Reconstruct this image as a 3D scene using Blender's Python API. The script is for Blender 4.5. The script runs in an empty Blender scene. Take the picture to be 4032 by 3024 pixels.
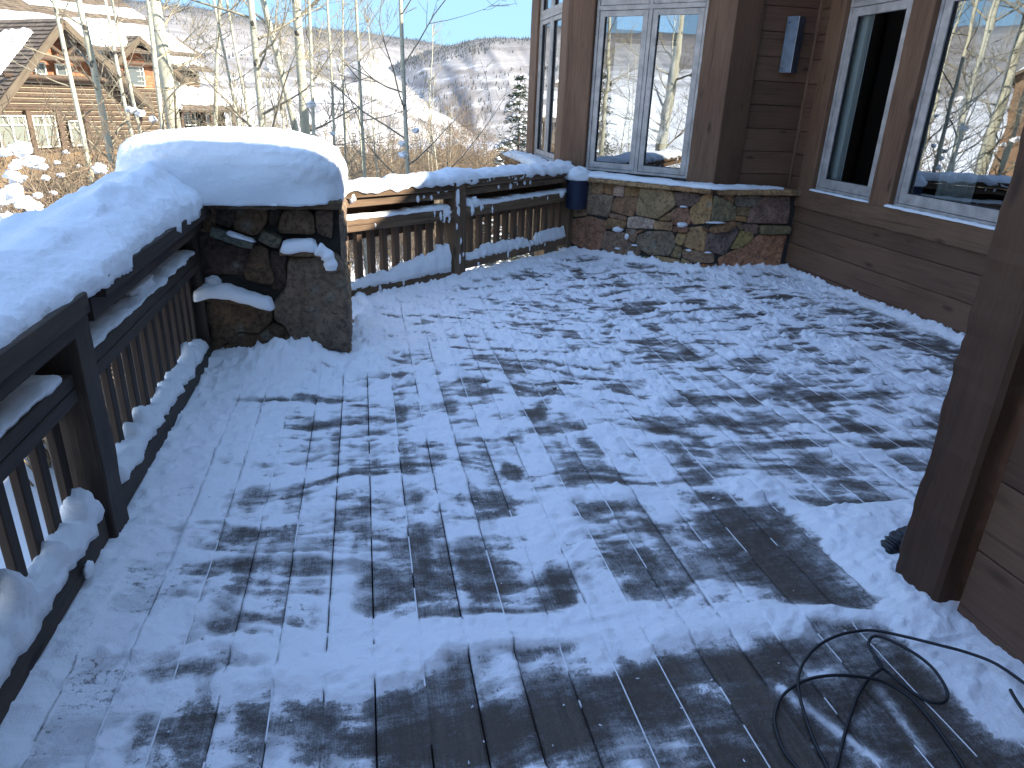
import bpy, math, random
import numpy as np
from mathutils import Vector, Matrix, noise as mn

# ------------------------------------------------------------------ camera, sky, sun, exposure
SC = bpy.context.scene
COL = SC.collection
FPX = 2750.0
PC = (2016.0, 1512.0)
H = 1.62
dn = np.array([-266, 6758, FPX]); dn = dn/np.linalg.norm(dn)
Yc = np.array([-597, -1141, FPX]); Yc = Yc-Yc.dot(dn)*dn; Yc = Yc/np.linalg.norm(Yc)
Zc = -dn; Xc = np.cross(Yc, Zc)
RM = np.stack([Xc, Yc, Zc], 1)                       # world -> camera (x right, y down, z forward)
cam_d = bpy.data.cameras.new('camera'); cam = bpy.data.objects.new('camera', cam_d); COL.objects.link(cam)
cam_d.sensor_width = 36; cam_d.lens = FPX/4032*36; cam_d.clip_start = 0.05; cam_d.clip_end = 30000
rx, ry, rz = RM[0], -RM[1], -RM[2]
cam.matrix_world = Matrix(((rx[0], ry[0], rz[0], 0), (rx[1], ry[1], rz[1], 0), (rx[2], ry[2], rz[2], H), (0, 0, 0, 1)))
SC.camera = cam

SUN = Vector((0.713, -0.444, 0.545)).normalized()    # direction towards the sun
W = bpy.data.worlds.new("World"); SC.world = W; W.use_nodes = True
nt = W.node_tree; bg = nt.nodes['Background']
sky = nt.nodes.new('ShaderNodeTexSky'); sky.sky_type = 'NISHITA'; sky.sun_disc = False
sky.sun_elevation = math.asin(SUN.z); sky.sun_rotation = math.atan2(SUN.x, SUN.y)
sky.altitude = 2400; sky.air_density = 0.9; sky.dust_density = 0.0; sky.ozone_density = 1.0
# soften the sky's very bright horizon the way a camera's tone curve does: c*g/(1+k*c)
def vm(op, a, b):
    n_ = nt.nodes.new('ShaderNodeVectorMath'); n_.operation = op
    for k_, v_ in enumerate((a, b)):
        if isinstance(v_, tuple): n_.inputs[k_].default_value = v_
        else: nt.links.new(v_, n_.inputs[k_])
    return n_.outputs[0]
num = vm('MULTIPLY', sky.outputs[0], (3.9, 2.95, 14.2)); den = vm('ADD', vm('MULTIPLY', sky.outputs[0], (5.9, 2.5, 8.6)), (1., 1., 1.))
nt.links.new(vm('DIVIDE', num, den), bg.inputs[0]); bg.inputs[1].default_value = 0.15
sl = bpy.data.lights.new('sun', 'SUN'); sl.energy = 2.6; sl.angle = math.radians(0.53); sl.color = (1, 0.93, 0.82)
so = bpy.data.objects.new('sun', sl); COL.objects.link(so)
so.rotation_euler = SUN.to_track_quat('Z', 'Y').to_euler()
SC.view_settings.view_transform = 'Standard'; SC.view_settings.look = 'None'
SC.view_settings.exposure = 2.52; SC.view_settings.gamma = 1
SC.cycles.max_bounces = 6; SC.cycles.diffuse_bounces = 3; SC.cycles.glossy_bounces = 3
SC.cycles.transmission_bounces = 3; SC.cycles.transparent_max_bounces = 6
SC.cycles.use_denoising = True

S2 = math.sqrt(0.5)
SLOPE = 0.0125
def dz(y): return -SLOPE*y                            # the deck falls slightly away from the house door

def ray(px, py):
    return RM.T @ np.array([(px-PC[0])/FPX, (py-PC[1])/FPX, 1.0])
def hit(px, py, n, k):
    d = ray(px, py); o = np.array([0, 0, H]); n = np.array(n, float)
    return Vector(o + (k-n@o)/(n@d)*d)
def at_floor(px, py): return hit(px, py, (0, SLOPE, 1), 0)
def azel(px, py):
    d = ray(px, py); return math.degrees(math.atan2(d[0], d[1])), math.degrees(math.atan2(d[2], math.hypot(d[0], d[1])))
def at_dist(px, py, D):
    d = ray(px, py); h = math.hypot(d[0], d[1]); return Vector((0, 0, H))+Vector(d)*(D/h)

R = random.Random(7)

# ------------------------------------------------------------------ object helpers
def link(o): COL.objects.link(o); return o
def tag(o, label=None, cat=None, group=None, kind=None):
    if label: o['label'] = label
    if cat: o['category'] = cat
    if group: o['group'] = group
    if kind: o['kind'] = kind
    return o
def empty(name, loc, label, cat, group=None, rz=0):
    o = link(bpy.data.objects.new(name, None)); o.location = loc; o.rotation_euler = (0, 0, rz)
    o.empty_display_size = .1
    return tag(o, label, cat, group)

class MB:
    """collects faces for one mesh, with a 'gc' (grain coordinate) and 'tint' attribute"""
    def __init__(s): s.v = []; s.f = []; s.g = []; s.t = []
    def add(s, vs, fs, gs=None, tint=None):
        b = len(s.v); s.v += [tuple(v) for v in vs]; s.f += [tuple(i+b for i in f) for f in fs]
        s.g += [tuple(g) for g in gs] if gs else [tuple(v) for v in vs]
        s.t += [tint if tint else (1, 1, 1)]*len(vs)
    def beam(s, p0, p1, w, h, up=(0, 0, 1), seg=1, rough=0.0, bev=0.004, tint=None, side=None):
        """box from p0 to p1; w across, h along up; edges chamfered; rough = surface wobble"""
        p0 = Vector(p0); p1 = Vector(p1); a = (p1-p0); L = a.length; a.normalize()
        up = Vector(up); sd = a.cross(up).normalized() if side is None else Vector(side); up = sd.cross(a).normalized()
        hw, hh = w/2, h/2; b = min(bev, hw*.5, hh*.5)
        if rough: 
            nx = max(2, int(w/.03)); ny = max(2, int(h/.03))
        else: nx = ny = 1
        prof = []
        def edge(x0, y0, x1, y1, n):
            for i in range(n): prof.append((x0+(x1-x0)*i/n, y0+(y1-y0)*i/n))
        edge(-hw+b, -hh, hw-b, -hh, nx); edge(hw-b, -hh, hw, -hh+b, 1); edge(hw, -hh+b, hw, hh-b, ny); edge(hw, hh-b, hw-b, hh, 1)
        edge(hw-b, hh, -hw+b, hh, nx); edge(-hw+b, hh, -hw, hh-b, 1); edge(-hw, hh-b, -hw, -hh+b, ny); edge(-hw, -hh+b, -hw+b, -hh, 1)
        n = len(prof); off = R.random()*50; vs = []; gs = []
        if rough: seg = max(seg, int(L/.035))
        for i in range(seg+1):
            t = i/seg; c = p0+a*L*t
            for (x, y) in prof:
                q = c+sd*x+up*y
                if rough:
                    k = mn.noise(Vector((t*L*6+off, x*9, y*9)))*rough + abs(mn.noise(Vector((t*L*14+off, x*3+off, y*3))))*rough*.8
                    dv = sd*(x/hw)+up*(y/hh)
                    q = q+dv*k*(1 if 0 < i < seg else .3)
                vs.append(q); gs.append((t*L+off, x+off*.37, y))
        fs = []
        for i in range(seg):
            for j in range(n):
                k = (j+1) % n; fs.append((i*n+j, i*n+k, (i+1)*n+k, (i+1)*n+j))
        fs.append(tuple(range(n-1, -1, -1))); fs.append(tuple(seg*n+j for j in range(n)))
        s.add(vs, fs, gs, tint)
    def tube(s, pts, rad, n=8, cap=True, tint=None):
        pts = [Vector(p) for p in pts]; m = len(pts)
        if not hasattr(rad, '__len__'): rad = [rad]*m
        vs = []; ref = None
        for i, p in enumerate(pts):
            t = (pts[min(i+1, m-1)]-pts[max(i-1, 0)])
            if t.length < 1e-9: t = Vector((0, 0, 1))
            t.normalize()
            if ref is None: ref = t.orthogonal().normalized()
            u = (ref-t*ref.dot(t)); u = u.normalized() if u.length > 1e-6 else t.orthogonal().normalized(); ref = u
            w = t.cross(u)
            for k in range(n):
                an = 2*math.pi*k/n; vs.append(p+(u*math.cos(an)+w*math.sin(an))*rad[i])
        fs = [(i*n+k, i*n+(k+1) % n, (i+1)*n+(k+1) % n, (i+1)*n+k) for i in range(m-1) for k in range(n)]
        if cap: fs.append(tuple(range(n-1, -1, -1))); fs.append(tuple((m-1)*n+k for k in range(n)))
        s.add(vs, fs, None, tint)
    def quad(s, a, b, c, d, tint=None): s.add([a, b, c, d], [(0, 1, 2, 3)], None, tint)
    def box(s, x0, x1, y0, y1, z0, z1, tint=None):
        vs = [(x, y, z) for z in (z0, z1) for y in (y0, y1) for x in (x0, x1)]
        s.add(vs, [(0, 2, 3, 1), (4, 5, 7, 6), (0, 1, 5, 4), (2, 6, 7, 3), (0, 4, 6, 2), (1, 3, 7, 5)], None, tint)
    def build(s, name, mat, parent=None, smooth=False, **kw):
        me = bpy.data.meshes.new(name); me.from_pydata(s.v, [], s.f); me.update()
        g = me.attributes.new('gc', 'FLOAT_VECTOR', 'POINT'); g.data.foreach_set('vector', [c for v in s.g for c in v])
        t = me.attributes.new('tint', 'FLOAT_VECTOR', 'POINT'); t.data.foreach_set('vector', [c for v in s.t for c in v])
        if smooth: me.shade_smooth()
        me.materials.append(mat)
        o = link(bpy.data.objects.new(name, me))
        if parent:
            o.parent = parent; o.matrix_parent_inverse = parent.matrix_basis.inverted() if parent.parent is None else Matrix.Identity(4)
            if parent.parent is None: pass
        if kw: tag(o, **kw)
        return o
def child(o, parent):
    o.parent = parent; o.matrix_parent_inverse = Matrix.Identity(4)
    # geometry is authored in world space: undo the parents' transforms
    m = Matrix.Identity(4); p = parent
    while p is not None: m = p.matrix_basis @ p.matrix_parent_inverse @ m if False else m; p = p.parent
    return o

def mesh_np(name, co, faces, mat, smooth=True, attrs=None):
    """fast mesh from numpy: co (n,3), faces (m,4)"""
    me = bpy.data.meshes.new(name)
    co = np.ascontiguousarray(co, np.float32); faces = np.ascontiguousarray(faces, np.int32)
    m, k = faces.shape
    me.vertices.add(len(co)); me.vertices.foreach_set('co', co.ravel())
    me.loops.add(m*k); me.loops.foreach_set('vertex_index', faces.ravel())
    me.polygons.add(m); me.polygons.foreach_set('loop_start', np.arange(0, m*k, k, dtype=np.int32))
    me.update(calc_edges=True)
    if smooth: me.shade_smooth()
    for n, a in (attrs or {}).items():
        at = me.attributes.new(n, 'FLOAT', 'POINT'); at.data.foreach_set('value', np.ascontiguousarray(a, np.float32))
    me.materials.append(mat)
    return link(bpy.data.objects.new(name, me))

# numpy value noise
def _hash(ix, iy, seed):
    h = (ix.astype(np.int64)*374761393 + iy.astype(np.int64)*668265263 + seed*974634777) & 0xffffffff
    h = ((h ^ (h >> 13))*1274126177) & 0xffffffff
    h = ((h ^ (h >> 16))*2246822519) & 0xffffffff
    return ((h ^ (h >> 15)) & 0xffffff)/float(0xffffff)
def vn(x, y, seed=0):
    ix = np.floor(x); iy = np.floor(y); fx = x-ix; fy = y-iy
    fx = fx*fx*fx*(fx*(fx*6-15)+10); fy = fy*fy*fy*(fy*(fy*6-15)+10)
    a = _hash(ix, iy, seed); b = _hash(ix+1, iy, seed); c = _hash(ix, iy+1, seed); d = _hash(ix+1, iy+1, seed)
    return (a*(1-fx)+b*fx)*(1-fy)+(c*(1-fx)+d*fx)*fy
def fbm(x, y, seed=0, o=4, g=.5):
    s = 0; a = 1; t = 0
    for i in range(o): s = s+a*vn(x*2**i+i*17.3, y*2**i-i*9.1, seed+i); t += a; a *= g
    return s/t
def sst(a, b, x):
    t = np.clip((x-a)/(b-a), 0, 1); return t*t*(3-2*t)

# ------------------------------------------------------------------ materials
def newmat(name):
    m = bpy.data.materials.new(name); m.use_nodes = True; n = m.node_tree
    for x in list(n.nodes): n.nodes.remove(x)
    out = n.nodes.new('ShaderNodeOutputMaterial'); b = n.nodes.new('ShaderNodeBsdfPrincipled')
    n.links.new(b.outputs[0], out.inputs[0]); return m, n, b, out
class G:
    def __init__(s, n): s.n = n
    def node(s, t, **kw):
        x = s.n.nodes.new(t)
        for k, v in kw.items(): setattr(x, k, v)
        return x
    def l(s, a, b): s.n.links.new(a, b)
    def obj(s): return s.node('ShaderNodeTexCoord').outputs['Object']
    def attr(s, name, out='Vector'): return s.node('ShaderNodeAttribute', attribute_name=name).outputs[out]
    def map(s, v, sc=(1, 1, 1), rot=(0, 0, 0)):
        m = s.node('ShaderNodeMapping'); s.l(v, m.inputs[0]); m.inputs['Scale'].default_value = sc; m.inputs['Rotation'].default_value = rot; return m.outputs[0]
    def noise(s, v, sc, det=4, rough=.55, dist=0):
        x = s.node('ShaderNodeTexNoise'); s.l(v, x.inputs['Vector']); x.inputs['Scale'].default_value = sc
        x.inputs['Detail'].default_value = det; x.inputs['Roughness'].default_value = rough; x.inputs['Distortion'].default_value = dist
        return x.outputs['Fac']
    def ramp(s, f, stops, interp='LINEAR'):
        r = s.node('ShaderNodeValToRGB'); r.color_ramp.interpolation = interp; e = r.color_ramp.elements
        while len(e) < len(stops): e.new(.5)
        for i, (p, c) in enumerate(stops):
            e[i].position = p; e[i].color = (c, c, c, 1) if not hasattr(c, '__len__') else (*c, 1)
        s.l(f, r.inputs[0]); return r.outputs[0]
    def mix(s, f, a, b, mode='MIX'):
        m = s.node('ShaderNodeMix', data_type='RGBA', blend_type=mode)
        for sock, v in ((m.inputs[0], f), (m.inputs[6], a), (m.inputs[7], b)):
            if isinstance(v, (int, float)): sock.default_value = v
            elif isinstance(v, tuple): sock.default_value = (*v, 1)
            else: s.l(v, sock)
        return m.outputs[2]
    def math(s, op, a, b=0, c=0):
        m = s.node('ShaderNodeMath', operation=op)
        for i, v in enumerate((a, b, c)):
            if isinstance(v, (int, float)): m.inputs[i].default_value = v
            else: s.l(v, m.inputs[i])
        return m.outputs[0]
    def bump(s, h, st, dist, nrm=None):
        b = s.node('ShaderNodeBump'); s.l(h, b.inputs['Height']); b.inputs['Strength'].default_value = st; b.inputs['Distance'].default_value = dist
        if nrm: s.l(nrm, b.inputs['Normal'])
        return b.outputs[0]

def m_snow(name='snow', col=(.86, .87, .88), bs=.5, sc=1.0):
    m, n, b, o = newmat(name); g = G(n); v = g.obj()
    f1 = g.noise(v, 60*sc, 5, .6); f2 = g.noise(v, 14*sc, 4, .6)
    hh = g.math('ADD', g.math('MULTIPLY', f1, .35), f2)
    b.inputs['Base Color'].default_value = (*col, 1); b.inputs['Roughness'].default_value = .7
    b.inputs['Specular IOR Level'].default_value = .25
    b.inputs['Subsurface Weight'].default_value = 0
    g.l(g.bump(hh, bs, .02/sc), b.inputs['Normal']); return m
SNOW = m_snow()
SNOW_FAR = m_snow('field_snow', bs=.4, sc=.05)

def m_wood(name, c1, c2, rough=.6, knots=True, gs=(3, 55, 55), bs=.35, spec=.3, pale=None):
    m, n, b, o = newmat(name); g = G(n); gc = g.attr('gc')
    gr = g.noise(g.map(gc, gs), 1.0, 5, .62, .6)
    big = g.noise(g.map(gc, (1.3, 4, 4)), 1.0, 3, .5)
    col = g.mix(g.ramp(gr, [(.3, 0), (.7, 1)]), c1, c2)
    col = g.mix(g.ramp(big, [(.35, 0), (.75, .6)]), col, tuple(x*1.35 for x in c2))
    if pale: col = g.mix(g.ramp(g.noise(g.map(gc, (2.2, 9, 9)), 1.0, 4, .6), [(.55, 0), (.72, .55)]), col, pale)
    h = gr
    if knots:
        vo = g.node('ShaderNodeTexVoronoi'); g.l(g.map(gc, (2.1, 6.5, 6.5)), vo.inputs['Vector']); vo.inputs['Scale'].default_value = 1
        kn = g.ramp(vo.outputs['Distance'], [(.05, 1), (.17, 0)])
        col = g.mix(g.math('MULTIPLY', kn, .75), col, tuple(x*.35 for x in c1))
        ck = g.ramp(g.noise(g.map(gc, (.9, 30, 30)), 1.0, 3, .5), [(.62, 0), (.68, 1)])
        col = g.mix(g.math('MULTIPLY', ck, .4), col, tuple(x*.3 for x in c1))
        h = g.math('SUBTRACT', gr, g.math('MULTIPLY', ck, .5))
    col = g.mix(1.0, col, g.attr('tint'), 'MULTIPLY')
    g.l(col, b.inputs['Base Color']); b.inputs['Roughness'].default_value = rough; b.inputs['Specular IOR Level'].default_value = spec
    g.l(g.bump(h, bs, .004), b.inputs['Normal']); return m
WALLWOOD = m_wood('brown_stained_siding', (.098, .051, .030), (.155, .084, .051), .62)
HEWN = m_wood('brown_hewn_timber', (.098, .050, .028), (.18, .10, .058), .6, bs=.5)
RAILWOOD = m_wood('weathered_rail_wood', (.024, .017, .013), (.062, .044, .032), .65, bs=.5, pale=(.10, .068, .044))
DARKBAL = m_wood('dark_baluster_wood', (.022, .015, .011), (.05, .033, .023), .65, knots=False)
FARRAIL = m_wood('sunlit_tone_rail_wood', (.058, .036, .021), (.18, .114, .066), .65, bs=.5, pale=(.26, .17, .095))  # lighter copy of the rail wood, sunlit tone put into its colour
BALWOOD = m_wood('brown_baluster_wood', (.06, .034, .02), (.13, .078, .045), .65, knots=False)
LOGWOOD = m_wood('log_wood', (.055, .035, .022), (.10, .066, .042), .7, gs=(1, 12, 12))
OLDTRIM = m_wood('weathered_fascia', (.075, .055, .035), (.12, .092, .06), .75, knots=False, gs=(1, 10, 10))

def m_simple(name, col, rough=.6, metal=0, spec=.5, bumpn=None, var=0):
    m, n, b, o = newmat(name); g = G(n)
    b.inputs['Roughness'].default_value = rough; b.inputs['Metallic'].default_value = metal; b.inputs['Specular IOR Level'].default_value = spec
    if var:
        f = g.noise(g.obj(), var, 4, .6)
        g.l(g.mix(g.ramp(f, [(.3, 0), (.7, 1)]), tuple(c*.7 for c in col), tuple(min(1, c*1.2) for c in col)), b.inputs['Base Color'])
    else: b.inputs['Base Color'].default_value = (*col, 1)
    if bumpn: g.l(g.bump(g.noise(g.obj(), bumpn, 4), .4, .003), b.inputs['Normal'])
    return m
ALU = m_simple('grey_window_metal', (.44, .41, .385), .45, .2, .5, var=9)
DARKGAP = m_simple('dark_gasket', (.008, .008, .009), .6)
BLUEBOX = m_simple('navy_plastic', (.008, .016, .045), .35, var=12)
ZINC = m_simple('zinc_sheet', (.085, .115, .165), .32, .55, .5, var=14)
RUBBER = m_simple('black_rubber', (.012, .013, .016), .42)
PIPE = m_simple('black_corrugated_plastic', (.016, .018, .022), .38)
LEAF = m_simple('dry_leaf', (.10, .055, .025), .7)
CREAM = m_simple('cream_window_paint', (.62, .62, .52), .5)
CURTAIN = m_simple('grey_curtain', (.62, .66, .64), .8)
PLASTER = m_simple('dark_interior', (.05, .048, .045), .8)
SHINGLE_O = m_simple('orange_shingle', (.42, .17, .08), .8, var=3)
BRICK = None

def m_stone():
    m, n, b, o = newmat('rubble_stone'); g = G(n); v = g.obj()
    t = g.attr('tint')
    f = g.noise(v, 9, 6, .65, .5); f2 = g.noise(v, 32, 5, .7); f3 = g.noise(v, 3.5, 3, .5, .8)
    c = g.mix(g.ramp(f, [(.30, 0), (.7, 1)]), g.mix(1., t, (.55, .52, .5), 'MULTIPLY'), g.mix(1., t, (1.45, 1.35, 1.2), 'MULTIPLY'))
    c = g.mix(g.ramp(f3, [(.52, 0), (.66, .4)]), c, g.mix(1., t, (1.25, 1.0, .78), 'MULTIPLY'))
    c = g.mix(g.ramp(f2, [(.38, .85), (.52, 0)]), c, g.mix(1., t, (.42, .38, .36), 'MULTIPLY'))
    vo = g.node('ShaderNodeTexVoronoi'); g.l(v, vo.inputs['Vector']); vo.inputs['Scale'].default_value = 7
    li = g.math('MULTIPLY', g.ramp(vo.outputs['Distance'], [(.12, 1), (.32, 0)]), g.ramp(g.noise(v, 2.2, 3), [(.54, 0), (.6, 1)]))
    c = g.mix(g.math('MULTIPLY', li, g.ramp(f2, [(.4, .2), (.6, .8)])), c, (.26, .265, .22))
    g.l(c, b.inputs['Base Color']); b.inputs['Roughness'].default_value = .85; b.inputs['Specular IOR Level'].default_value = .2
    hh = g.math('ADD', g.math('MULTIPLY', f, 1.0), g.math('MULTIPLY', f2, .45))
    g.l(g.bump(hh, .8, .018), b.inputs['Normal']); return m
STONE = m_stone()
MORTAR = m_simple('dark_mortar', (.045, .038, .03), .95, var=20, bumpn=40)

def m_glass(name, refl=.34, tint=(.75, .8, .82), solid=None):
    m, n, b, o = newmat(name); g = G(n)
    n.nodes.remove(b)
    gl = g.node('ShaderNodeBsdfGlossy'); gl.inputs['Roughness'].default_value = .0; gl.inputs['Color'].default_value = (.95, .98, 1, 1)
    wob = g.bump(g.noise(g.obj(), 1.6, 2), .12, .01); g.l(wob, gl.inputs['Normal'])
    tr = g.node('ShaderNodeBsdfTransparent'); tr.inputs['Color'].default_value = (*tint, 1)
    fr = g.node('ShaderNodeFresnel'); fr.inputs['IOR'].default_value = 1.5
    fac = g.math('ADD', g.math('MULTIPLY', fr.outputs[0], .9), refl)
    mx = g.node('ShaderNodeMixShader'); g.l(fac, mx.inputs[0]); g.l(tr.outputs[0], mx.inputs[1]); g.l(gl.outputs[0], mx.inputs[2])
    g.l(mx.outputs[0], o.inputs[0]); return m
GLASS = m_glass('window_glass', .33)
GLASS_SCR = m_glass('screened_glass', .0, (.75, .8, .82))

# deck: boards under thin, swept snow
def m_deck():
    m, n, b, o = newmat('snow_swept_deck_boards'); g = G(n); v = g.obj()
    cov = g.attr('cover', 'Fac'); bd = g.attr('board', 'Fac'); gap = g.attr('gap', 'Fac')
    cb = g.node('ShaderNodeCombineXYZ'); g.l(bd, cb.inputs[2]); 
    vv = g.node('ShaderNodeVectorMath', operation='MULTIPLY_ADD'); g.l(v, vv.inputs[0]); vv.inputs[1].default_value = (1, 1, 0)
    cb2 = g.node('ShaderNodeCombineXYZ'); g.l(g.math('MULTIPLY', bd, 37.), cb2.inputs[2]); g.l(cb2.outputs[0], vv.inputs[2]); vb = vv.outputs[0]
    gr = g.noise(g.map(vb, (150, 3.0, 1)), 1, 4, .6, .3)
    gr2 = g.noise(g.map(vb, (30, 1.2, 1)), 1, 4, .6, .8)
    wood = g.mix(g.ramp(gr, [(.3, 0), (.7, 1)]), (.040, .031, .025), (.098, .078, .060))
    wood = g.mix(g.ramp(gr2, [(.35, 0), (.7, .8)]), wood, (.125, .09, .06))
    wood = g.mix(g.ramp(bd, [(0, .0), (1, .5)]), wood, (.045, .032, .024))
    # grains of snow: fine speckle, grain-aligned lines, swept streaks
    sp = g.noise(v, 210, 3, .75); sp2 = g.noise(v, 55, 4, .7); st = g.noise(g.map(v, (6, 42, 1), (0, 0, .16)), 1, 4, .65, .6)
    ln = g.noise(g.map(vb, (230, 5, 1)), 1, 3, .6)
    big = g.noise(v, 17, 4, .65, .4)
    ns = g.math('ADD', g.math('ADD', g.math('MULTIPLY', sp, .34), g.math('MULTIPLY', sp2, .26)), g.math('ADD', g.math('MULTIPLY', st, .2), g.math('MULTIPLY', big, .26)))
    ns = g.math('ADD', ns, g.math('MULTIPLY', ln, .08))
    x = g.math('ADD', cov, g.math('MULTIPLY', g.math('SUBTRACT', ns, .5), 2.6))
    mask = g.ramp(x, [(.17, 0), (.36, .13), (.51, .45), (.73, 1)])
    fl = g.noise(g.map(v, (2.6, 4.2, 1), (0, 0, .3)), 1, 5, .62, 1.2)
    thin = g.ramp(g.math('ADD', fl, g.math('MULTIPLY', g.math('SUBTRACT', cov, .62), .9)), [(.34, .42), (.60, 1)])
    thin = g.math('MAXIMUM', thin, g.math('MULTIPLY', ln, .9))
    mask = g.math('MULTIPLY', mask, thin)
    col = g.mix(mask, wood, (.92, .92, .925))
    col = g.mix(gap, col, (.004, .004, .004))
    g.l(col, b.inputs['Base Color'])
    ro = g.ramp(mask, [(0, .42), (.4, .75)]); g.l(ro, b.inputs['Roughness']); b.inputs['Specular IOR Level'].default_value = .3
    h = g.math('ADD', g.math('MULTIPLY', mask, .6), g.math('ADD', g.math('MULTIPLY', sp2, .35), g.math('MULTIPLY', gr, .06)))
    h = g.math('ADD', h, g.math('MULTIPLY', g.math('MULTIPLY', big, mask), .6))
    g.l(g.bump(h, 1.0, .012), b.inputs['Normal']); return m
DECKM = m_deck()

def m_hill():
    m, n, b, o = newmat('snowy_mountainside'); g = G(n); v = g.obj()
    rd = g.attr('ridge', 'Fac'); wd = g.attr('woods', 'Fac')
    a = g.noise(g.map(v, (.009, .009, .03)), 1, 7, .72, .5)
    fine = g.noise(g.map(v, (.09, .09, .03)), 1, 4, .7)
    f = g.math('ADD', g.math('ADD', g.math('MULTIPLY', a, .75), g.math('MULTIPLY', fine, .35)), wd)
    k = g.ramp(f, [(.46, 0), (.56, .30), (.68, .80), (.9, .95)])
    wood = g.mix(g.ramp(fine, [(.35, 0), (.6, 1)]), (.095, .083, .073), (.20, .178, .160))
    wood = g.mix(g.math('MULTIPLY', rd, .8), wood, (.045, .052, .06))
    col = g.mix(k, (.84, .85, .86), wood)
    g.l(col, b.inputs['Base Color']); b.inputs['Roughness'].default_value = .9; b.inputs['Specular IOR Level'].default_value = .1
    return m
HILLM = m_hill()

def m_bark(name, c1, c2, mark):
    m, n, b, o = newmat(name); g = G(n); v = g.obj()
    c = g.mix(g.ramp(g.noise(g.map(v, (7, 7, 2)), 1, 4, .6), [(.3, 0), (.7, 1)]), c1, c2)
    k = g.ramp(g.noise(g.map(v, (9, 9, 30)), 1, 3, .6, .5), [(.63, 0), (.69, 1)])
    k2 = g.ramp(g.noise(g.map(v, (5, 5, 5)), 1, 2, .5), [(.66, 0), (.70, 1)])
    c = g.mix(g.math('MULTIPLY', g.math('MAXIMUM', k, k2), mark), c, (.035, .03, .028))
    g.l(c, b.inputs['Base Color']); b.inputs['Roughness'].default_value = .8; b.inputs['Specular IOR Level'].default_value = .2
    return m
ASPEN = m_bark('aspen_bark', (.38, .365, .27), (.54, .52, .40), .9)
TWIG = m_bark('aspen_twigs', (.19, .165, .115), (.38, .335, .24), .2)
BROWNTWIG = m_bark('brush_twigs', (.14, .098, .066), (.31, .24, .16), .2)
SPRUCEBARK = m_bark('spruce_bark', (.08, .055, .04), (.15, .11, .08), .2)
NEEDLE = m_simple('spruce_needles', (.035, .05, .03), .75, var=3)
ROOFSH = m_wood('roof_shakes', (.10, .078, .058), (.17, .135, .10), .85, knots=False, gs=(3, 3, .4))
DARKROOM = m_simple('dark_recess', (.012, .01, .01), .9)

# ------------------------------------------------------------------ parenting (all geometry is authored in world space)
def wmat(o):
    m = o.matrix_parent_inverse @ o.matrix_basis if o.parent else o.matrix_basis.copy()
    return wmat(o.parent) @ m if o.parent else m
def par(o, p):
    o.parent = p; o.matrix_parent_inverse = wmat(p).inverted(); return o
def part(mb, name, mat, parent, smooth=False, label=None):
    o = mb.build(name, mat, None, smooth)
    par(o, parent)
    if label: o['label'] = label
    return o
def copy_tree(o, parent=None):
    c = o.copy(); COL.objects.link(c)
    if parent: c.parent = parent
    for ch in [x for x in ALLCH.get(o.name, [])]:
        copy_tree(ch, c)
    return c
ALLCH = {}

# key planes
XW = 4.65                                             # window wall
YS = 7.30                                             # lamp wall
KB = 10.97                                            # bay front: x+y
KST = KB-.15*math.sqrt(2)                             # rubble base of the bay: x+y
XL = 2.353                                            # bay left face
XN = 1.96                                             # near wall block
P0 = Vector((-.17, 6.05, 0)); P1 = Vector((2.45, 8.33, 0)); FE = (P1-P0).normalized(); FN = Vector((FE.y, -FE.x, 0)); FL = (P1-P0).length

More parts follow.
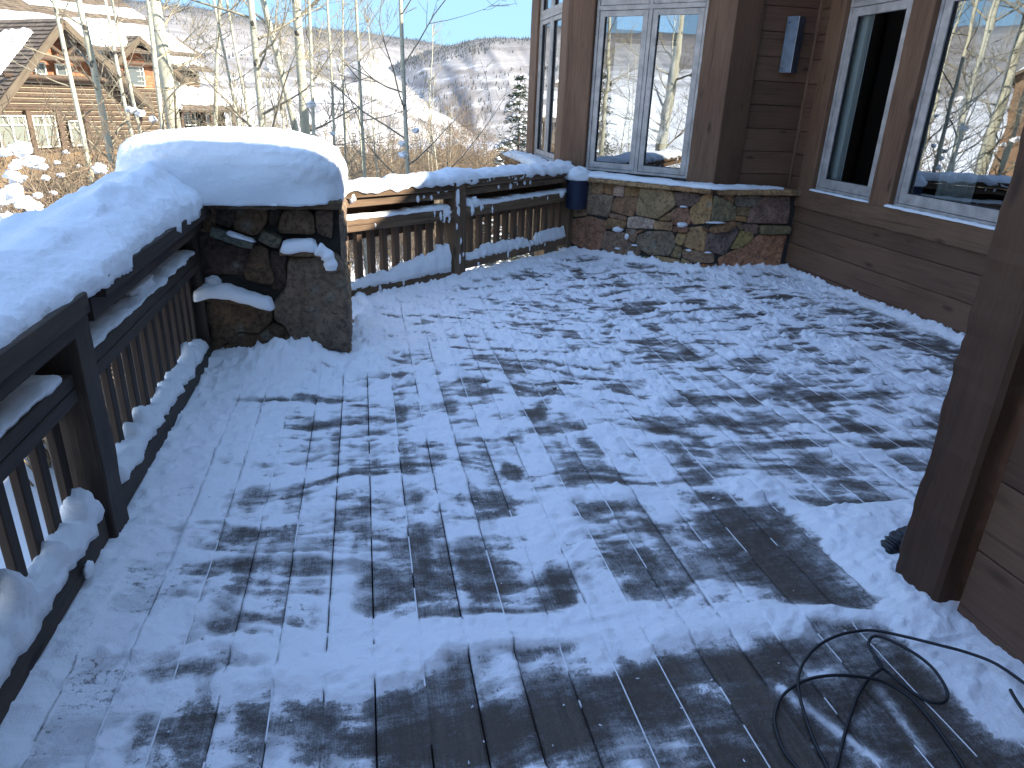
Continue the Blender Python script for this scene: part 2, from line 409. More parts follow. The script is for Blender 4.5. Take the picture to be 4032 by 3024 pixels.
# ------------------------------------------------------------------ the deck
def build_deck():
    k0, k1 = -8, 32; pitch = .1475
    xs, gapc, brd = [], [], []
    for k in range(k0, k1):
        a = -.03+pitch*k+.003; b = a+pitch-.006
        n = 12 if k < 16 else 9
        for i in range(n+1): xs.append(a+(b-a)*i/n); gapc.append(0); brd.append(k)
        xs.append(b+.0012); gapc.append(1); brd.append(k); xs.append(b+.0048); gapc.append(1); brd.append(k)
    xs = np.array(xs); gapc = np.array(gapc); brd = np.array(brd)
    ys = [1.0]
    while ys[-1] < 9.2: ys.append(ys[-1]+.0042*ys[-1]+.001)
    ys = np.concatenate([np.arange(-1.1, 1.0, .1), np.array(ys)])
    X, Y = np.meshgrid(xs, ys); GP = np.broadcast_to(gapc, X.shape).astype(float); B = np.broadcast_to(brd, X.shape).astype(float)
    # board-wise character, with butt joints every few metres
    seg = np.floor((Y+_hash(B, B*0, 3)*3.6)/3.6)
    rb = _hash(B, seg, 5)
    far = sst(2.0, 5.5, Y)
    wx = X+.30*(fbm(X*1.6, Y*1.6, 201, 3)-.5)*2; wy = Y+.22*(fbm(X*1.4+9, Y*1.4, 202, 3)-.5)*2
    wy = wy+.10*np.sin(wx*1.7+wy*.8)
    cov = .575+.175*far+.42*(fbm(X*1.1, Y*1.0, 11, 3)-.5)*2*.5 + (rb-.5)*(.34-.10*far)
    cov += (fbm(wx*2.2+wy*.7, wy*9.5, 21, 4)-.5)*(.68+.55*far)           # shovel strokes run across the boards
    cov += (fbm(wx*5.5-wy*2.2, wy*24+wx*4, 31, 4)-.5)*(.55+.75*far)
    cov += (fbm(X*11, Y*13, 33, 3)-.5)*(.40+.35*far)
    cov += (fbm(X*13+B*3.1, Y*1.3+B*7, 35, 3)-.5)*(.50-.15*far)            # thin strips left along the boards
    def spot(px, py, rx, ry, d, pw=2, ang=0):
        nonlocal cov
        c = at_floor(px*1.8228, py*1.8228); ca, sa = math.cos(ang), math.sin(ang)
        u = (X-c.x)*ca+(Y-c.y)*sa; v = -(X-c.x)*sa+(Y-c.y)*ca
        wob = 1+.5*(fbm(X*7, Y*7, 41, 3)-.5)
        q = ((u/rx)**2+(v/ry)**2)*wob
        cov = cov+d*np.exp(-q**(pw/2))
    # wind- and shovel-cleared places, then places where the snow was left
    spot(1000, 1590, .36, .12, -.55, 4); spot(700, 1560, .30, .16, -.12, 4); spot(1290, 1570, .20, .14, -.28, 3)
    spot(880, 1270, .16, .14, -.42, 4); spot(1040, 1240, .10, .20, -.40, 4); spot(1215, 1270, .045, .16, -.5, 4)
    spot(600, 1170, .22, .26, .02, 4); spot(480, 1250, .2, .26, -.03, 4); spot(560, 950, .5, .5, .14, 2); spot(700, 1000, .4, .4, .10, 2); spot(1000, 900, .8, .8, .07)
    spot(1105, 1018, .05, .10, -.5, 4); spot(1150, 900, .09, .12, -.25); spot(640, 1380, .2, .14, -.1)
    spot(1660, 1190, .30, .34, -.42, 4, -.1); spot(1760, 1260, .22, .25, -.40, 4); spot(1560, 1100, .25, .2, -.3, 3); spot(1480, 1040, .3, .1, -.2)
    spot(1860, 1110, .16, .12, -.35, 4); spot(1720, 960, .30, .05, -.5, 3); spot(1940, 960, .2, .05, -.5, 3); spot(1830, 930, .3, .05, -.4, 3)
    spot(1380, 740, .5, .08, -.35); spot(1150, 790, .13, .10, -.4, 4); spot(1560, 620, .6, .10, -.25); spot(1420, 930, .1, .1, -.2)
    spot(1880, 660, .20, 1.0, -.55, 4); spot(1980, 730, .28, .7, -.45, 4); spot(1740, 600, .3, .4, -.38, 4); spot(1700, 640, .5, .12, -.3)
    spot(2000, 800, .5, .06, -.3); spot(1900, 850, .5, .05, -.3); spot(1600, 860, .4, .06, -.25); spot(1330, 650, .5, .12, -.15)
    spot(1950, 1530, .42, .20, -.60, 4); spot(1700, 1420, .22, .08, -.45, 4); spot(1600, 1600, .2, .14, -.4, 3); spot(2120, 1600, .26, .16, -.3, 3)
    spot(1500, 1440, .22, .05, -.3, 3); spot(1400, 1500, .10, .16, -.3, 3)
    spot(820, 1370, .75, .055, .55, 2, -.05); spot(650, 1460, .42, .075, .55, 3); spot(1050, 1370, .3, .06, .5, 3, .1); spot(1300, 1330, .16, .14, .55, 3)
    spot(1520, 1350, .30, .07, .5, 3); spot(1400, 1400, .3, .04, .3); spot(330, 1450, .16, .5, .22); spot(470, 900, .3, .5, .35); spot(330, 1130, .1, .7, .35)
    spot(520, 820, .5, .35, .45); spot(1440, 1080, .18, .1, .4); spot(1320, 1070, .16, .07, .5, 3); spot(1620, 1060, .12, .12, .4)
    spot(900, 700, .8, .8, .10); spot(1300, 620, 1.1, .8, .10); spot(1160, 1190, .10, .2, .3)
    # banks against walls, rails and pillar
    wob = fbm(X*5, Y*5, 61, 4); wob2 = fbm(X*9, Y*9, 62, 3)
    ex = np.zeros_like(X); cz = np.zeros_like(X)
    def bank(d, w, h, on=1.0):
        nonlocal ex, cz
        ww = w*(.45+1.1*wob); q = np.exp(-(np.maximum(d, 0)/ww)**2)*on
        ex = np.maximum(ex, h*q*(.7+.5*wob2)); cz = np.maximum(cz, q*1.2)
    on1 = sst(2.2, 2.8, Y)*(Y < 7.2)
    bank(XW-X, .16, .055, on1)
    bank((KST-(X+Y))/math.sqrt(2), .17, .065, (X > 2.0)*(X < 3.9)*1.0)
    bank(7.10-Y, .17, .075, (X > 3.5)*1.0)
    d2 = (X-P0.x)*FN.x+(Y-P0.y)*FN.y
    bank(np.abs(d2-.12), .20, .045, (X < 2.5)*(X > -.4)*(Y > 5)*1.)
    bank(X+1.02, .16, .03, (Y < 4.6)*1.)
    on4 = sst(-1.15, -1.0, X)*(1-sst(-.35, -.05, X))
    bank(4.56-Y, .26, .08, on4*(Y < 4.7)); 
    hp = np.exp(-(((X+.55)/.30)**2+((Y-4.50)/.22)**2)**1.3); ex = np.maximum(ex, .19*hp*(.35+1.1*wob)*(.7+.6*fbm(X*14, Y*14, 66, 3))); cz = np.maximum(cz, hp*1.5)
    bank(np.abs(X+.02), .16, .045, ((Y > 4.2)*(Y < 6.1))*1.)
    bank(XN-X+.02, .20, .040, (Y < 1.62)*1.); bank(1.88-X, .17, .045, (Y > 1.5)*(Y < 2.3)*1.)
    c1 = at_floor(1850*1.8228, 1345*1.8228); c2 = at_floor(1780*1.8228, 1160*1.8228)
    def ridge(pa, pb, w, h, c):
        nonlocal ex, cz
        ax, ay = pa; bx, by = pb; t = np.clip(((X-ax)*(bx-ax)+(Y-ay)*(by-ay))/((bx-ax)**2+(by-ay)**2), 0, 1)
        d = np.hypot(X-(ax+(bx-ax)*t), Y-(ay+(by-ay)*t))/(w*(.5+wob)); q = np.exp(-d**2.4)
        ex = np.maximum(ex, h*q*(.65+.5*wob2)); cz = np.maximum(cz, q*c)
    def F(px, py): p = at_floor(px*1.8228, py*1.8228); return (p.x, p.y)
    ridge(F(1790, 1185), F(1900, 1290), .07, .02, 1.1); ridge(F(1640, 1320), F(2010, 1350), .05, .016, 1.1); ridge(F(1930, 1330), F(2180, 1560), .09, .018, 1.2)
    ridge(F(1430, 1370), F(1750, 1330), .05, .012, 1.0); ridge(F(780, 1410), F(1250, 1385), .05, .012, 1.0); ridge(F(480, 1480), F(850, 1440), .06, .014, 1.1)
    ridge(F(1690, 1490), F(1900, 1650), .035, .004, .72); ridge(F(1900, 1490), F(1990, 1620), .03, .003, .6); ridge(F(2090, 1380), F(2212, 1500), .10, .018, 1.)
    cov = np.maximum(cov, cz)
    cov = np.where((X < -.72) & (Y < 4.6), np.maximum(cov, .55+.3*wob), cov)
    cov = np.clip(cov, 0, 1.3)
    # relief of the snow skin
    lump = np.maximum(fbm(X*22, Y*22, 71, 4)-.52, 0)*.10
    strk = np.maximum(fbm(wx*5+wy*1.2, wy*24-wx*3, 72, 4)-.5, 0)*.05
    Z = sst(.55, 1.05, cov)*(.004+.05*np.maximum(fbm(X*3.5, Y*6, 73, 4)-.42, 0)+(lump+strk)*(.45+.75*far)) + ex
    Z += sst(.05, .3, ex)*0
    # gaps
    gk = B; fill = vn(Y*1.7+gk*7.7, gk*3.3, 81)*.6+vn(Y*9, gk*2.1, 82)*.4
    opn = .47-.07*far-.30*(cov > .95)+(.22*np.isin(gk, (2, -2, -1)))+(.1*np.isin(gk, (11, 13, 16, 20)))
    is_open = (fill < opn)&(cov < 1.05)&(ex < .01)
    thin = (vn(Y*4+gk*5.1, gk*1.3, 83) > .35)
    Z = np.where(GP > 0, np.where(is_open, -.022, np.where(ex > .008, Z, Z*.75+.0010+.0012*thin)), Z)
    gapA = np.where((GP > 0) & is_open, 1., 0.)
    cov = np.where((GP > 0) & ~is_open, np.where(thin, np.maximum(cov, 1.0), cov*.8), cov)
    # boards' rounded edges & butt joints
    Z = Z+dz(Y)
    keep = (X > -1.16) & (d2 > -.06) & (((X+Y) < KB-.1) | ((X > 3.6) & (Y < 7.3))) & ~((X < -.19) & (X > -1.0) & (Y > 4.70) & (Y < 5.3)) & (X < XW+.03)
    keep &= ~((X < -.25) & (Y > 5.3))
    ny, nx = X.shape
    idx = np.arange(ny*nx).reshape(ny, nx)
    kf = keep[:-1, :-1] & keep[1:, :-1] & keep[:-1, 1:] & keep[1:, 1:]
    a = idx[:-1, :-1][kf]; b = idx[:-1, 1:][kf]; c = idx[1:, 1:][kf]; d = idx[1:, :-1][kf]
    fc = np.stack([a, b, c, d], 1)
    used = np.zeros(ny*nx, bool); used[fc.ravel()] = True
    remap = np.cumsum(used)-1
    co = np.stack([X.ravel(), Y.ravel(), Z.ravel()], 1)[used]; fc = remap[fc]
    o = mesh_np('deck', co, fc, DECKM, True, dict(cover=cov.ravel()[used], board=rb.ravel()[used], gap=gapA.ravel()[used]))
    tag(o, 'deck of brown boards with swept thin snow lying over it', kind='structure')
    m = MB(); 
    m.quad((-1.15, -1.1, -.06), (4.7, -1.1, -.06), (4.7, 3.0, -.10), (-1.15, 3, -.10)); m.quad((-1.15, 3, -.10), (4.7, 3, -.10), (4.7, 6.2, -.14), (-1.15, 4.8, -.12))
    m.add([(-.2, 4.8, -.13), (4.7, 6.2, -.14), (4.7, 7.3, -.17), (2.5, 8.4, -.17), (-.2, 6.1, -.15)], [(0, 1, 2, 3, 4)])
    fr = m.build('gap_light_blocker', DARKROOM); tag(fr, kind='structure')  # dark sheet added below to block light coming through the board gaps
build_deck()

# ------------------------------------------------------------------ snow shapes
def snow_loft(name, pts, wf, hf, label, cat='snow', group=None, seed=0, side=None, namp=.012, nsc=9, drop=.0, ring=18, mat=None, parent=None, step=.02, over=0.0, flatp=2.6, rag=.5):
    """a strip of snow lying on a ledge: pts = centre line on the ledge surface; wf(t) half width, hf(t) height;
    the lower rim hangs over by 'drop' with a ragged edge"""
    pts = [Vector(p) for p in pts]
    L = [0]
    for i in range(1, len(pts)): L.append(L[-1]+(pts[i]-pts[i-1]).length)
    n = max(4, int(L[-1]/step)); vs = []; ax = None
    off = Vector((seed*3.1, seed*1.7, seed*.9))
    for i in range(n+1):
        t = i/n; s = t*L[-1]; j = 0
        while j < len(L)-2 and s > L[j+1]: j += 1
        f = (s-L[j])/max(1e-9, L[j+1]-L[j]); p = pts[j].lerp(pts[j+1], f)
        a = (pts[j+1]-pts[j]).normalized(); sd = Vector((a.y, -a.x, 0)).normalized()
        en = min(1, min(t, 1-t)*L[-1]/.05); en = math.sqrt(max(0, 1-(1-en)**2))
        w = wf(t)*(.25+.75*en)+1e-4; h = hf(t)*en+1e-4
        for k in range(ring+1):
            th = math.pi*k/ring; cx = math.cos(th); sx = math.sin(th)
            e = 2/flatp
            x = math.copysign(abs(cx)**e, cx)*w; z = abs(sx)**e*h
            q = p+sd*x+Vector((0, 0, z))
            nn = mn.fractal(q*nsc+off, .9, 2.1, 4)*namp
            lo = 1-min(1, z/(h*.5+1e-6))
            dd = -lo*drop*max(0, .4+mn.noise(q*Vector((1, 1, .2)).length*0+Vector((s*11, x*8, seed)))*1.3*rag)
            q = q+sd*(nn*(1 if cx > 0 else -1)*abs(cx)*1.0+over*lo*(1 if cx > 0 else -1))+Vector((0, 0, nn*abs(sx)*1.2+dd))
            vs.append(q)
        base = p-Vector((0, 0, drop*.2)); 
    m = MB(); r1 = ring+1
    fs = [(i*r1+k, i*r1+k+1, (i+1)*r1+k+1, (i+1)*r1+k) for i in range(n) for k in range(ring)]
    fs += [(i*r1+ring, i*r1, (i+1)*r1, (i+1)*r1+ring) for i in range(n)]
    fs.append(tuple(range(ring, -1, -1))); fs.append(tuple(n*r1+k for k in range(r1)))
    m.add(vs, fs)
    o = m.build(name, mat or SNOW, None, True)
    if parent: par(o, parent); 
    else: tag(o, label, cat, group)
    return o

def snow_blob(name, c, r, label=None, group=None, seed=0, amp=.25, nsc=2.5, sub=24, parent=None, zmin=None, pw=2.0, cat='snow', namp2=.0):
    """a closed lump of snow: superellipsoid with noise"""
    c = Vector(c); vs = []; nu, nv = sub, sub//2+2; off = Vector((seed*2.3, seed*5.1, seed))
    for j in range(1, nv):
        ph = -math.pi/2+math.pi*j/nv
        for i in range(nu):
            th = 2*math.pi*i/nu
            f = lambda x: math.copysign(abs(x)**(2/pw), x)
            d = Vector((f(math.cos(ph))*f(math.cos(th)), f(math.cos(ph))*f(math.sin(th)), f(math.sin(ph))))
            q = Vector((d.x*r[0], d.y*r[1], d.z*r[2]))
            k = 1+mn.fractal(d*nsc+off, .9, 2, 4)*amp
            q = q*k
            if namp2: q += d*mn.fractal((c+q)*30+off, .9, 2, 3)*namp2
            q = c+q
            if zmin is not None: q.z = max(q.z, zmin+mn.noise(q*9)*.012)
            vs.append(q)
    b = len(vs); lo = c-Vector((0, 0, r[2])); hi = c+Vector((0, 0, r[2]*(1+mn.fractal(Vector((0, 0, 1))*nsc+off, .9, 2, 4)*amp)))
    if zmin is not None: lo.z = max(lo.z, zmin)
    vs += [lo, hi]
    fs = [((j)*nu+i, j*nu+(i+1) % nu, (j+1)*nu+(i+1) % nu, (j+1)*nu+i) for j in range(nv-2) for i in range(nu)]
    fs += [(b, (i+1) % nu, i) for i in range(nu)]+[(b+1, (nv-2)*nu+i, (nv-2)*nu+(i+1) % nu) for i in range(nu)]
    m = MB(); m.add(vs, fs); o = m.build(name, SNOW, None, True)
    if parent: par(o, parent)
    elif label: tag(o, label, cat, group)
    return o

# ------------------------------------------------------------------ railings
def build_left_rail():
    root = empty('wooden_railing', (-1.05, 2.6, 0), 'dark timber railing along the left edge of the deck under deep snow', 'railing')
    y0, y1 = .2, 4.66
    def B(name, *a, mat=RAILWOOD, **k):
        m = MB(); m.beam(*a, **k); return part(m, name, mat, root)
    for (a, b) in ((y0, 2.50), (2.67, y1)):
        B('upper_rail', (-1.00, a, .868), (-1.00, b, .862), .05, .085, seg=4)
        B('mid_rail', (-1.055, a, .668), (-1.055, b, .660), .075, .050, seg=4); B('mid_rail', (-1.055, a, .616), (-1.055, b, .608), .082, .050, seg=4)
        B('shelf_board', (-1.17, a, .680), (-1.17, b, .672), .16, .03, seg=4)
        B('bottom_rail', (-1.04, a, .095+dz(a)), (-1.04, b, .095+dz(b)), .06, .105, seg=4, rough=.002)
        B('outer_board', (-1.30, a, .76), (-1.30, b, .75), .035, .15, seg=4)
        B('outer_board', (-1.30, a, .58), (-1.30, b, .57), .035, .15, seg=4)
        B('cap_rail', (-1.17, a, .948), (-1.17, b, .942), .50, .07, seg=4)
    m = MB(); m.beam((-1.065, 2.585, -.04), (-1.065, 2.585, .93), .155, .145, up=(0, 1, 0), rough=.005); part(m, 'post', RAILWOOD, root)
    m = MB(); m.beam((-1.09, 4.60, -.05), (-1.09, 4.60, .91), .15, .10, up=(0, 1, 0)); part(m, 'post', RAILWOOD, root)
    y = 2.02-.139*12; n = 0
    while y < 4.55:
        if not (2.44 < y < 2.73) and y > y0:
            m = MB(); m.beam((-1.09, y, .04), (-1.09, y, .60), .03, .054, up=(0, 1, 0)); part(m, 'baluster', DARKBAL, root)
        y += .139
    return root
build_left_rail()

def fp(s, d, z): 
    q = P0+FE*s-FN*d; return Vector((q.x, q.y, z))       # d = outward, away from the deck
def build_far_rail():
    root = empty('wooden_railing', fp(1.4, 0, 0), 'railing with lit brown wood between the stone pillar and the rubble base of the bay', 'railing')
    def B(name, s0, s1, d, z, w, h, mat=FARRAIL, zz=0, **k):
        m = MB(); m.beam(fp(s0, d, z), fp(s1, d, z+zz), w, h, seg=3, **k); return part(m, name, mat, root)
    for (a, b, t) in ((-.25, 1.32, 0), (1.48, 3.42, 1)):
        zz = (-.03, .015)[t]; zb = (0, -.005)[t]
        B('cap_rail', a, b, .14, (.862, .848)[t], .40, .055, zz=zz)
        B('cap_fascia', a, b, -.045, (.862, .846)[t], .03, .07, zz=zz)
        B('upper_rail', a, b, .0, (.782, .768)[t], .05, .070, zz=zz)
        B('mid_rail', a, b, .0, (.622, .597)[t], .072, .050, zz=zz); B('mid_rail', a, b, .0, (.571, .547)[t], .078, .048, zz=zz)
        B('shelf_board', a, b, .12, (.636, .610)[t], .17, .025, zz=zz)
        B('outer_board', a, b, .25, (.70, .69)[t], .03, .15, zz=zz, mat=BALWOOD); B('outer_board', a, b, .25, (.50, .50)[t], .03, .16, zz=zz, mat=BALWOOD)
        B('bottom_rail', a, b, .0, (.022, .040)[t], .06, .085, zz=(-.045, .02)[t], rough=.002)
    for s, w in ((1.40, .165), (3.43, .15)):
        m = MB(); m.beam(fp(s, .03, -.12), fp(s, .03, .875), w, .15, up=FN, rough=.004, seg=6); part(m, 'post', FARRAIL, root)
    m = MB(); m.beam(fp(.19, .235, .5), fp(.19, .235, .78), .03, .02, up=FN); part(m, 'bracket', DARKGAP, root)
    s = .02
    while s < 3.35:
        if not 1.26 < s < 1.52:
            m = MB(); m.beam(fp(s, .05, -.0), fp(s, .05, .56), .058, .055, up=FN); part(m, 'baluster', BALWOOD, root)
        s += .148
build_far_rail()

# ------------------------------------------------------------------ rubble stone work
def stone_poly(mb, poly, org, ux, uz, nrm, thick, tint, seed=0, rough=.010, edge=.009):
    """one rough stone: polygon in (u,z) on a wall plane, swelling out by thick"""
    n = len(poly); pts = []
    for i in range(n):
        a = Vector((*poly[i], 0)); b = Vector((*poly[(i+1) % n], 0)); k = max(1, int((b-a).length/.022))
        for j in range(k): pts.append(a.lerp(b, j/k))
    m = len(pts); c = sum(pts, Vector())/m; off = Vector((seed*1.9, seed*.7, seed*3.3))
    pts = [p+(p-c).normalized()*mn.noise(p*28+off)*.006 for p in pts]
    # soften corners
    for _ in range(1): pts = [pts[i]*.5+(pts[i-1]+pts[(i+1) % m])*.25 for i in range(m)]
    size = min(.12, max(.03, sum((p-c).length for p in pts)/m))
    rings = [(0, -.03), (.0, .35), (edge*.25/size, .75), (edge*.7/size, .95), (edge*1.6/size, 1.0)]
    rad = [1-r for r, _ in rings]; hh = [h for _, h in rings]
    last = rad[-1]
    for q in (.78, .56, .36, .18): rad.append(last*q); hh.append(1.02)
    vs = []
    tilt = Vector((mn.noise(off), mn.noise(off*1.3+Vector((5, 5, 5))), 0))*.25
    for r, h in zip(rad, hh):
        for p in pts:
            q = c+(p-c)*r
            e = thick*h
            if h > .3: e += (mn.fractal(q*9+off, .8, 2, 5)*rough+ (q-c).dot(tilt)*.35*thick/.03*.4)*min(1, h)+mn.fractal(q*28+off, .8, 2, 3)*rough*.35
            vs.append(org+ux*q.x+uz*q.y+nrm*e)
    vs.append(org+ux*c.x+uz*c.y+nrm*(thick*1.02+mn.fractal(c*9+off, .8, 2, 5)*rough))
    R_ = len(rad)
    fs = [(k*m+i, k*m+(i+1) % m, (k+1)*m+(i+1) % m, (k+1)*m+i) for k in range(R_-1) for i in range(m)]
    fs += [((R_-1)*m+i, (R_-1)*m+(i+1) % m, len(vs)-1) for i in range(m)]
    # make the winding face outward
    a, b_, c_ = (Vector(vs[i]) for i in (0, 1, m))
    area = sum(pts[i].x*pts[(i+1) % m].y-pts[(i+1) % m].x*pts[i].y for i in range(m))
    if area*(ux.cross(uz)).dot(nrm) < 0: fs = [tuple(reversed(f)) for f in fs]
    mb.add(vs, fs, None, tint)

def px_polys(polys, scale, ox, oy, n, k, org, ux, inset=.006):
    out = []
    for col, pts in polys:
        q = []
        for (x, y) in pts:
            w = hit(ox+x/scale, oy+y/scale, n, k); q.append(((w-org).dot(ux), w.z))
        c = (sum(a for a, b in q)/len(q), sum(b for a, b in q)/len(q))
        q2 = []
        for (a, b) in q:
            dx, dy = a-c[0], b-c[1]; L = math.hypot(dx, dy); f = max(.5, (L-inset)/max(L, .01)); q2.append((c[0]+dx*f, c[1]+dy*f))
        out.append((col, q2))
    return out

BR = (.30, .190, .105); GY = (.27, .200, .140); TN = (.42, .275, .150); RS = (.27, .165, .105); PU = (.20, .135, .11); OC = (.38, .25, .13); OR = (.40, .225, .115); BL = (.235, .190, .158); LG = (.48, .385, .310)

def build_pillar():
    root = empty('stone_pillar', (-.6, 4.9, -.06), 'squat rubble stone pillar at the railing corner carrying a thick snow mound', 'pillar')
    core = MB(); core.box(-1.02, -.165, 4.66, 5.42, -.3, .96); part(core, 'mortar_core', MORTAR, root)
    org = Vector((0, 4.66, 0)); ux = Vector((1, 0, 0)); uz = Vector((0, 0, 1)); nr = Vector((0, -1, 0))
    D = (.45, .42, .42)
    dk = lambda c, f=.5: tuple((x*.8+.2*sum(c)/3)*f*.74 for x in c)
    P = [ # pixels of the 750 px crop at (700,750), scale 2.3707
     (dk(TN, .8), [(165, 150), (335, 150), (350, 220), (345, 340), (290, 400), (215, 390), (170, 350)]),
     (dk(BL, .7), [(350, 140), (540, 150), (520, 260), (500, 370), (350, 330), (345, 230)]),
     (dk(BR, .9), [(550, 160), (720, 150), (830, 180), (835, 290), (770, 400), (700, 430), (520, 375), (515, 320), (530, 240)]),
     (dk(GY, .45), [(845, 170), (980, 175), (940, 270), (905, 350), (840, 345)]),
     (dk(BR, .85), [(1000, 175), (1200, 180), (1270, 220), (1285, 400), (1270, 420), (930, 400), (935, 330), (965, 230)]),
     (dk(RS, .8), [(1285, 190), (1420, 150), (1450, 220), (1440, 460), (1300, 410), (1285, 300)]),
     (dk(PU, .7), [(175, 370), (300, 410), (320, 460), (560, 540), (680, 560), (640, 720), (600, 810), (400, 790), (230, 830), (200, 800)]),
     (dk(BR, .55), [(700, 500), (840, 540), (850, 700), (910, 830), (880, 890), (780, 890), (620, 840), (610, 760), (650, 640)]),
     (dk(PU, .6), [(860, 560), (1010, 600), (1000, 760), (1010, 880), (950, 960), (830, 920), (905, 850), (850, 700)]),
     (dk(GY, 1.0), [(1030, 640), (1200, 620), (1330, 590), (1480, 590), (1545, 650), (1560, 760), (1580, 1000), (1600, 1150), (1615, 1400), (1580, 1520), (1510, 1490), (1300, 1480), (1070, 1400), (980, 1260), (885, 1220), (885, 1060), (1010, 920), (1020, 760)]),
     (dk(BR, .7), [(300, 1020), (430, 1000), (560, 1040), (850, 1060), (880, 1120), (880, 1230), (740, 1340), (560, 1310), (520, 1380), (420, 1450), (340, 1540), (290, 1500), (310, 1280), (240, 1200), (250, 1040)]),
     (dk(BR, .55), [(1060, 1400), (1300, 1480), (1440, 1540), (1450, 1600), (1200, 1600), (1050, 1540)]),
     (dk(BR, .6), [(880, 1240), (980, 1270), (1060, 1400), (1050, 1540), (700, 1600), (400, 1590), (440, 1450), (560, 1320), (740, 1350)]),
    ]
    m = MB()
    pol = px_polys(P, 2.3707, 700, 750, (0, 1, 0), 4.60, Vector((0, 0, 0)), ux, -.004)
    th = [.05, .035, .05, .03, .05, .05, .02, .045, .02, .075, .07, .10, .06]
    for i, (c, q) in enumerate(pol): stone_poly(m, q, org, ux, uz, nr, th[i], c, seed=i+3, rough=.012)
    # right flank, sides and back
    q = [(.02, .80), (.35, .80), (.38, .60), (.02, .56)]
    for (zz0, zz1, a, b, t) in ((.0, .30, 4.62, 5.05, .03), (.31, .58, 4.62, 4.98, .03), (.59, .90, 4.62, 4.93, .02), (.0, .42, 5.06, 5.42, .03), (.43, .66, 5.0, 5.42, .02), (.67, .92, 4.94, 5.42, .03), (-.25, -.01, 4.62, 5.42, .04)):
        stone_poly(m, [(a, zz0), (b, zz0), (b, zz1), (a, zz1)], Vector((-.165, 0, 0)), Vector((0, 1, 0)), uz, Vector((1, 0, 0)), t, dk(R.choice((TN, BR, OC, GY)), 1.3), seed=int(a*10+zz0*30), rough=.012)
        stone_poly(m, [(a, zz0), (b, zz0), (b, zz1), (a, zz1)], Vector((-1.02, 0, 0)), Vector((0, 1, 0)), uz, Vector((-1, 0, 0)), t, R.choice((TN, BR, GY)), seed=int(a*10+zz0*30)+9, rough=.012)
    for (a, b, z0, z1) in ((-1.0, -.6, 0, .45), (-.59, -.18, 0, .4), (-1.0, -.5, .46, .92), (-.49, -.18, .41, .92)):
        stone_poly(m, [(a, z0), (b, z0), (b, z1), (a, z1)], Vector((0, 5.42, 0)), ux, uz, Vector((0, 1, 0)), .03, R.choice((TN, BR, GY)), seed=int(a*30+40))
    part(m, 'rubble_stones', STONE, root)
    # cap slabs
    for i, (a, b, c) in enumerate(((-1.10, -.80, dk(BR, .7)), (-.80, -.52, dk(GY, .8)), (-.52, -.14, dk(BR, .7)))):
        m = MB(); m.beam((a, 4.98, .975), (b-.004, 4.98, .975), .90, .05, rough=.008, bev=.012, tint=c); part(m, 'cap_slab', STONE, root)
    # projecting ledge stones
    def ledge(pts, d, h, col, zr=0):
        a = hit(700+pts[0][0]/2.3707, 750+pts[0][1]/2.3707, (0, 1, 0), 4.56); b = hit(700+pts[1][0]/2.3707, 750+pts[1][1]/2.3707, (0, 1, 0), 4.56)
        m = MB(); m.beam(a+Vector((0, .06, 0)), b+Vector((0, .06, 0)), d, h, rough=.013, bev=.012, tint=col); part(m, 'ledge_stone', STONE, root)
    ledge([(310, 385), (700, 505)], .16, .052, (.15, .165, .14)); ledge([(770, 420), (955, 495)], .17, .06, (.13, .115, .085))
    ledge([(950, 575), (1320, 590)], .15, .045, dk(TN, .7)); ledge([(240, 985), (860, 1080)], .15, .05, dk(BR, .6))
    m = MB(); a = hit(1330, 845, (0, 1, 0), 4.72); m.beam(a+Vector((-.06, .05, 0)), a+Vector((.025, .05, 0)), .12, .05, rough=.010, bev=.01, tint=TN); part(m, 'ledge_stone', STONE, root)
build_pillar()

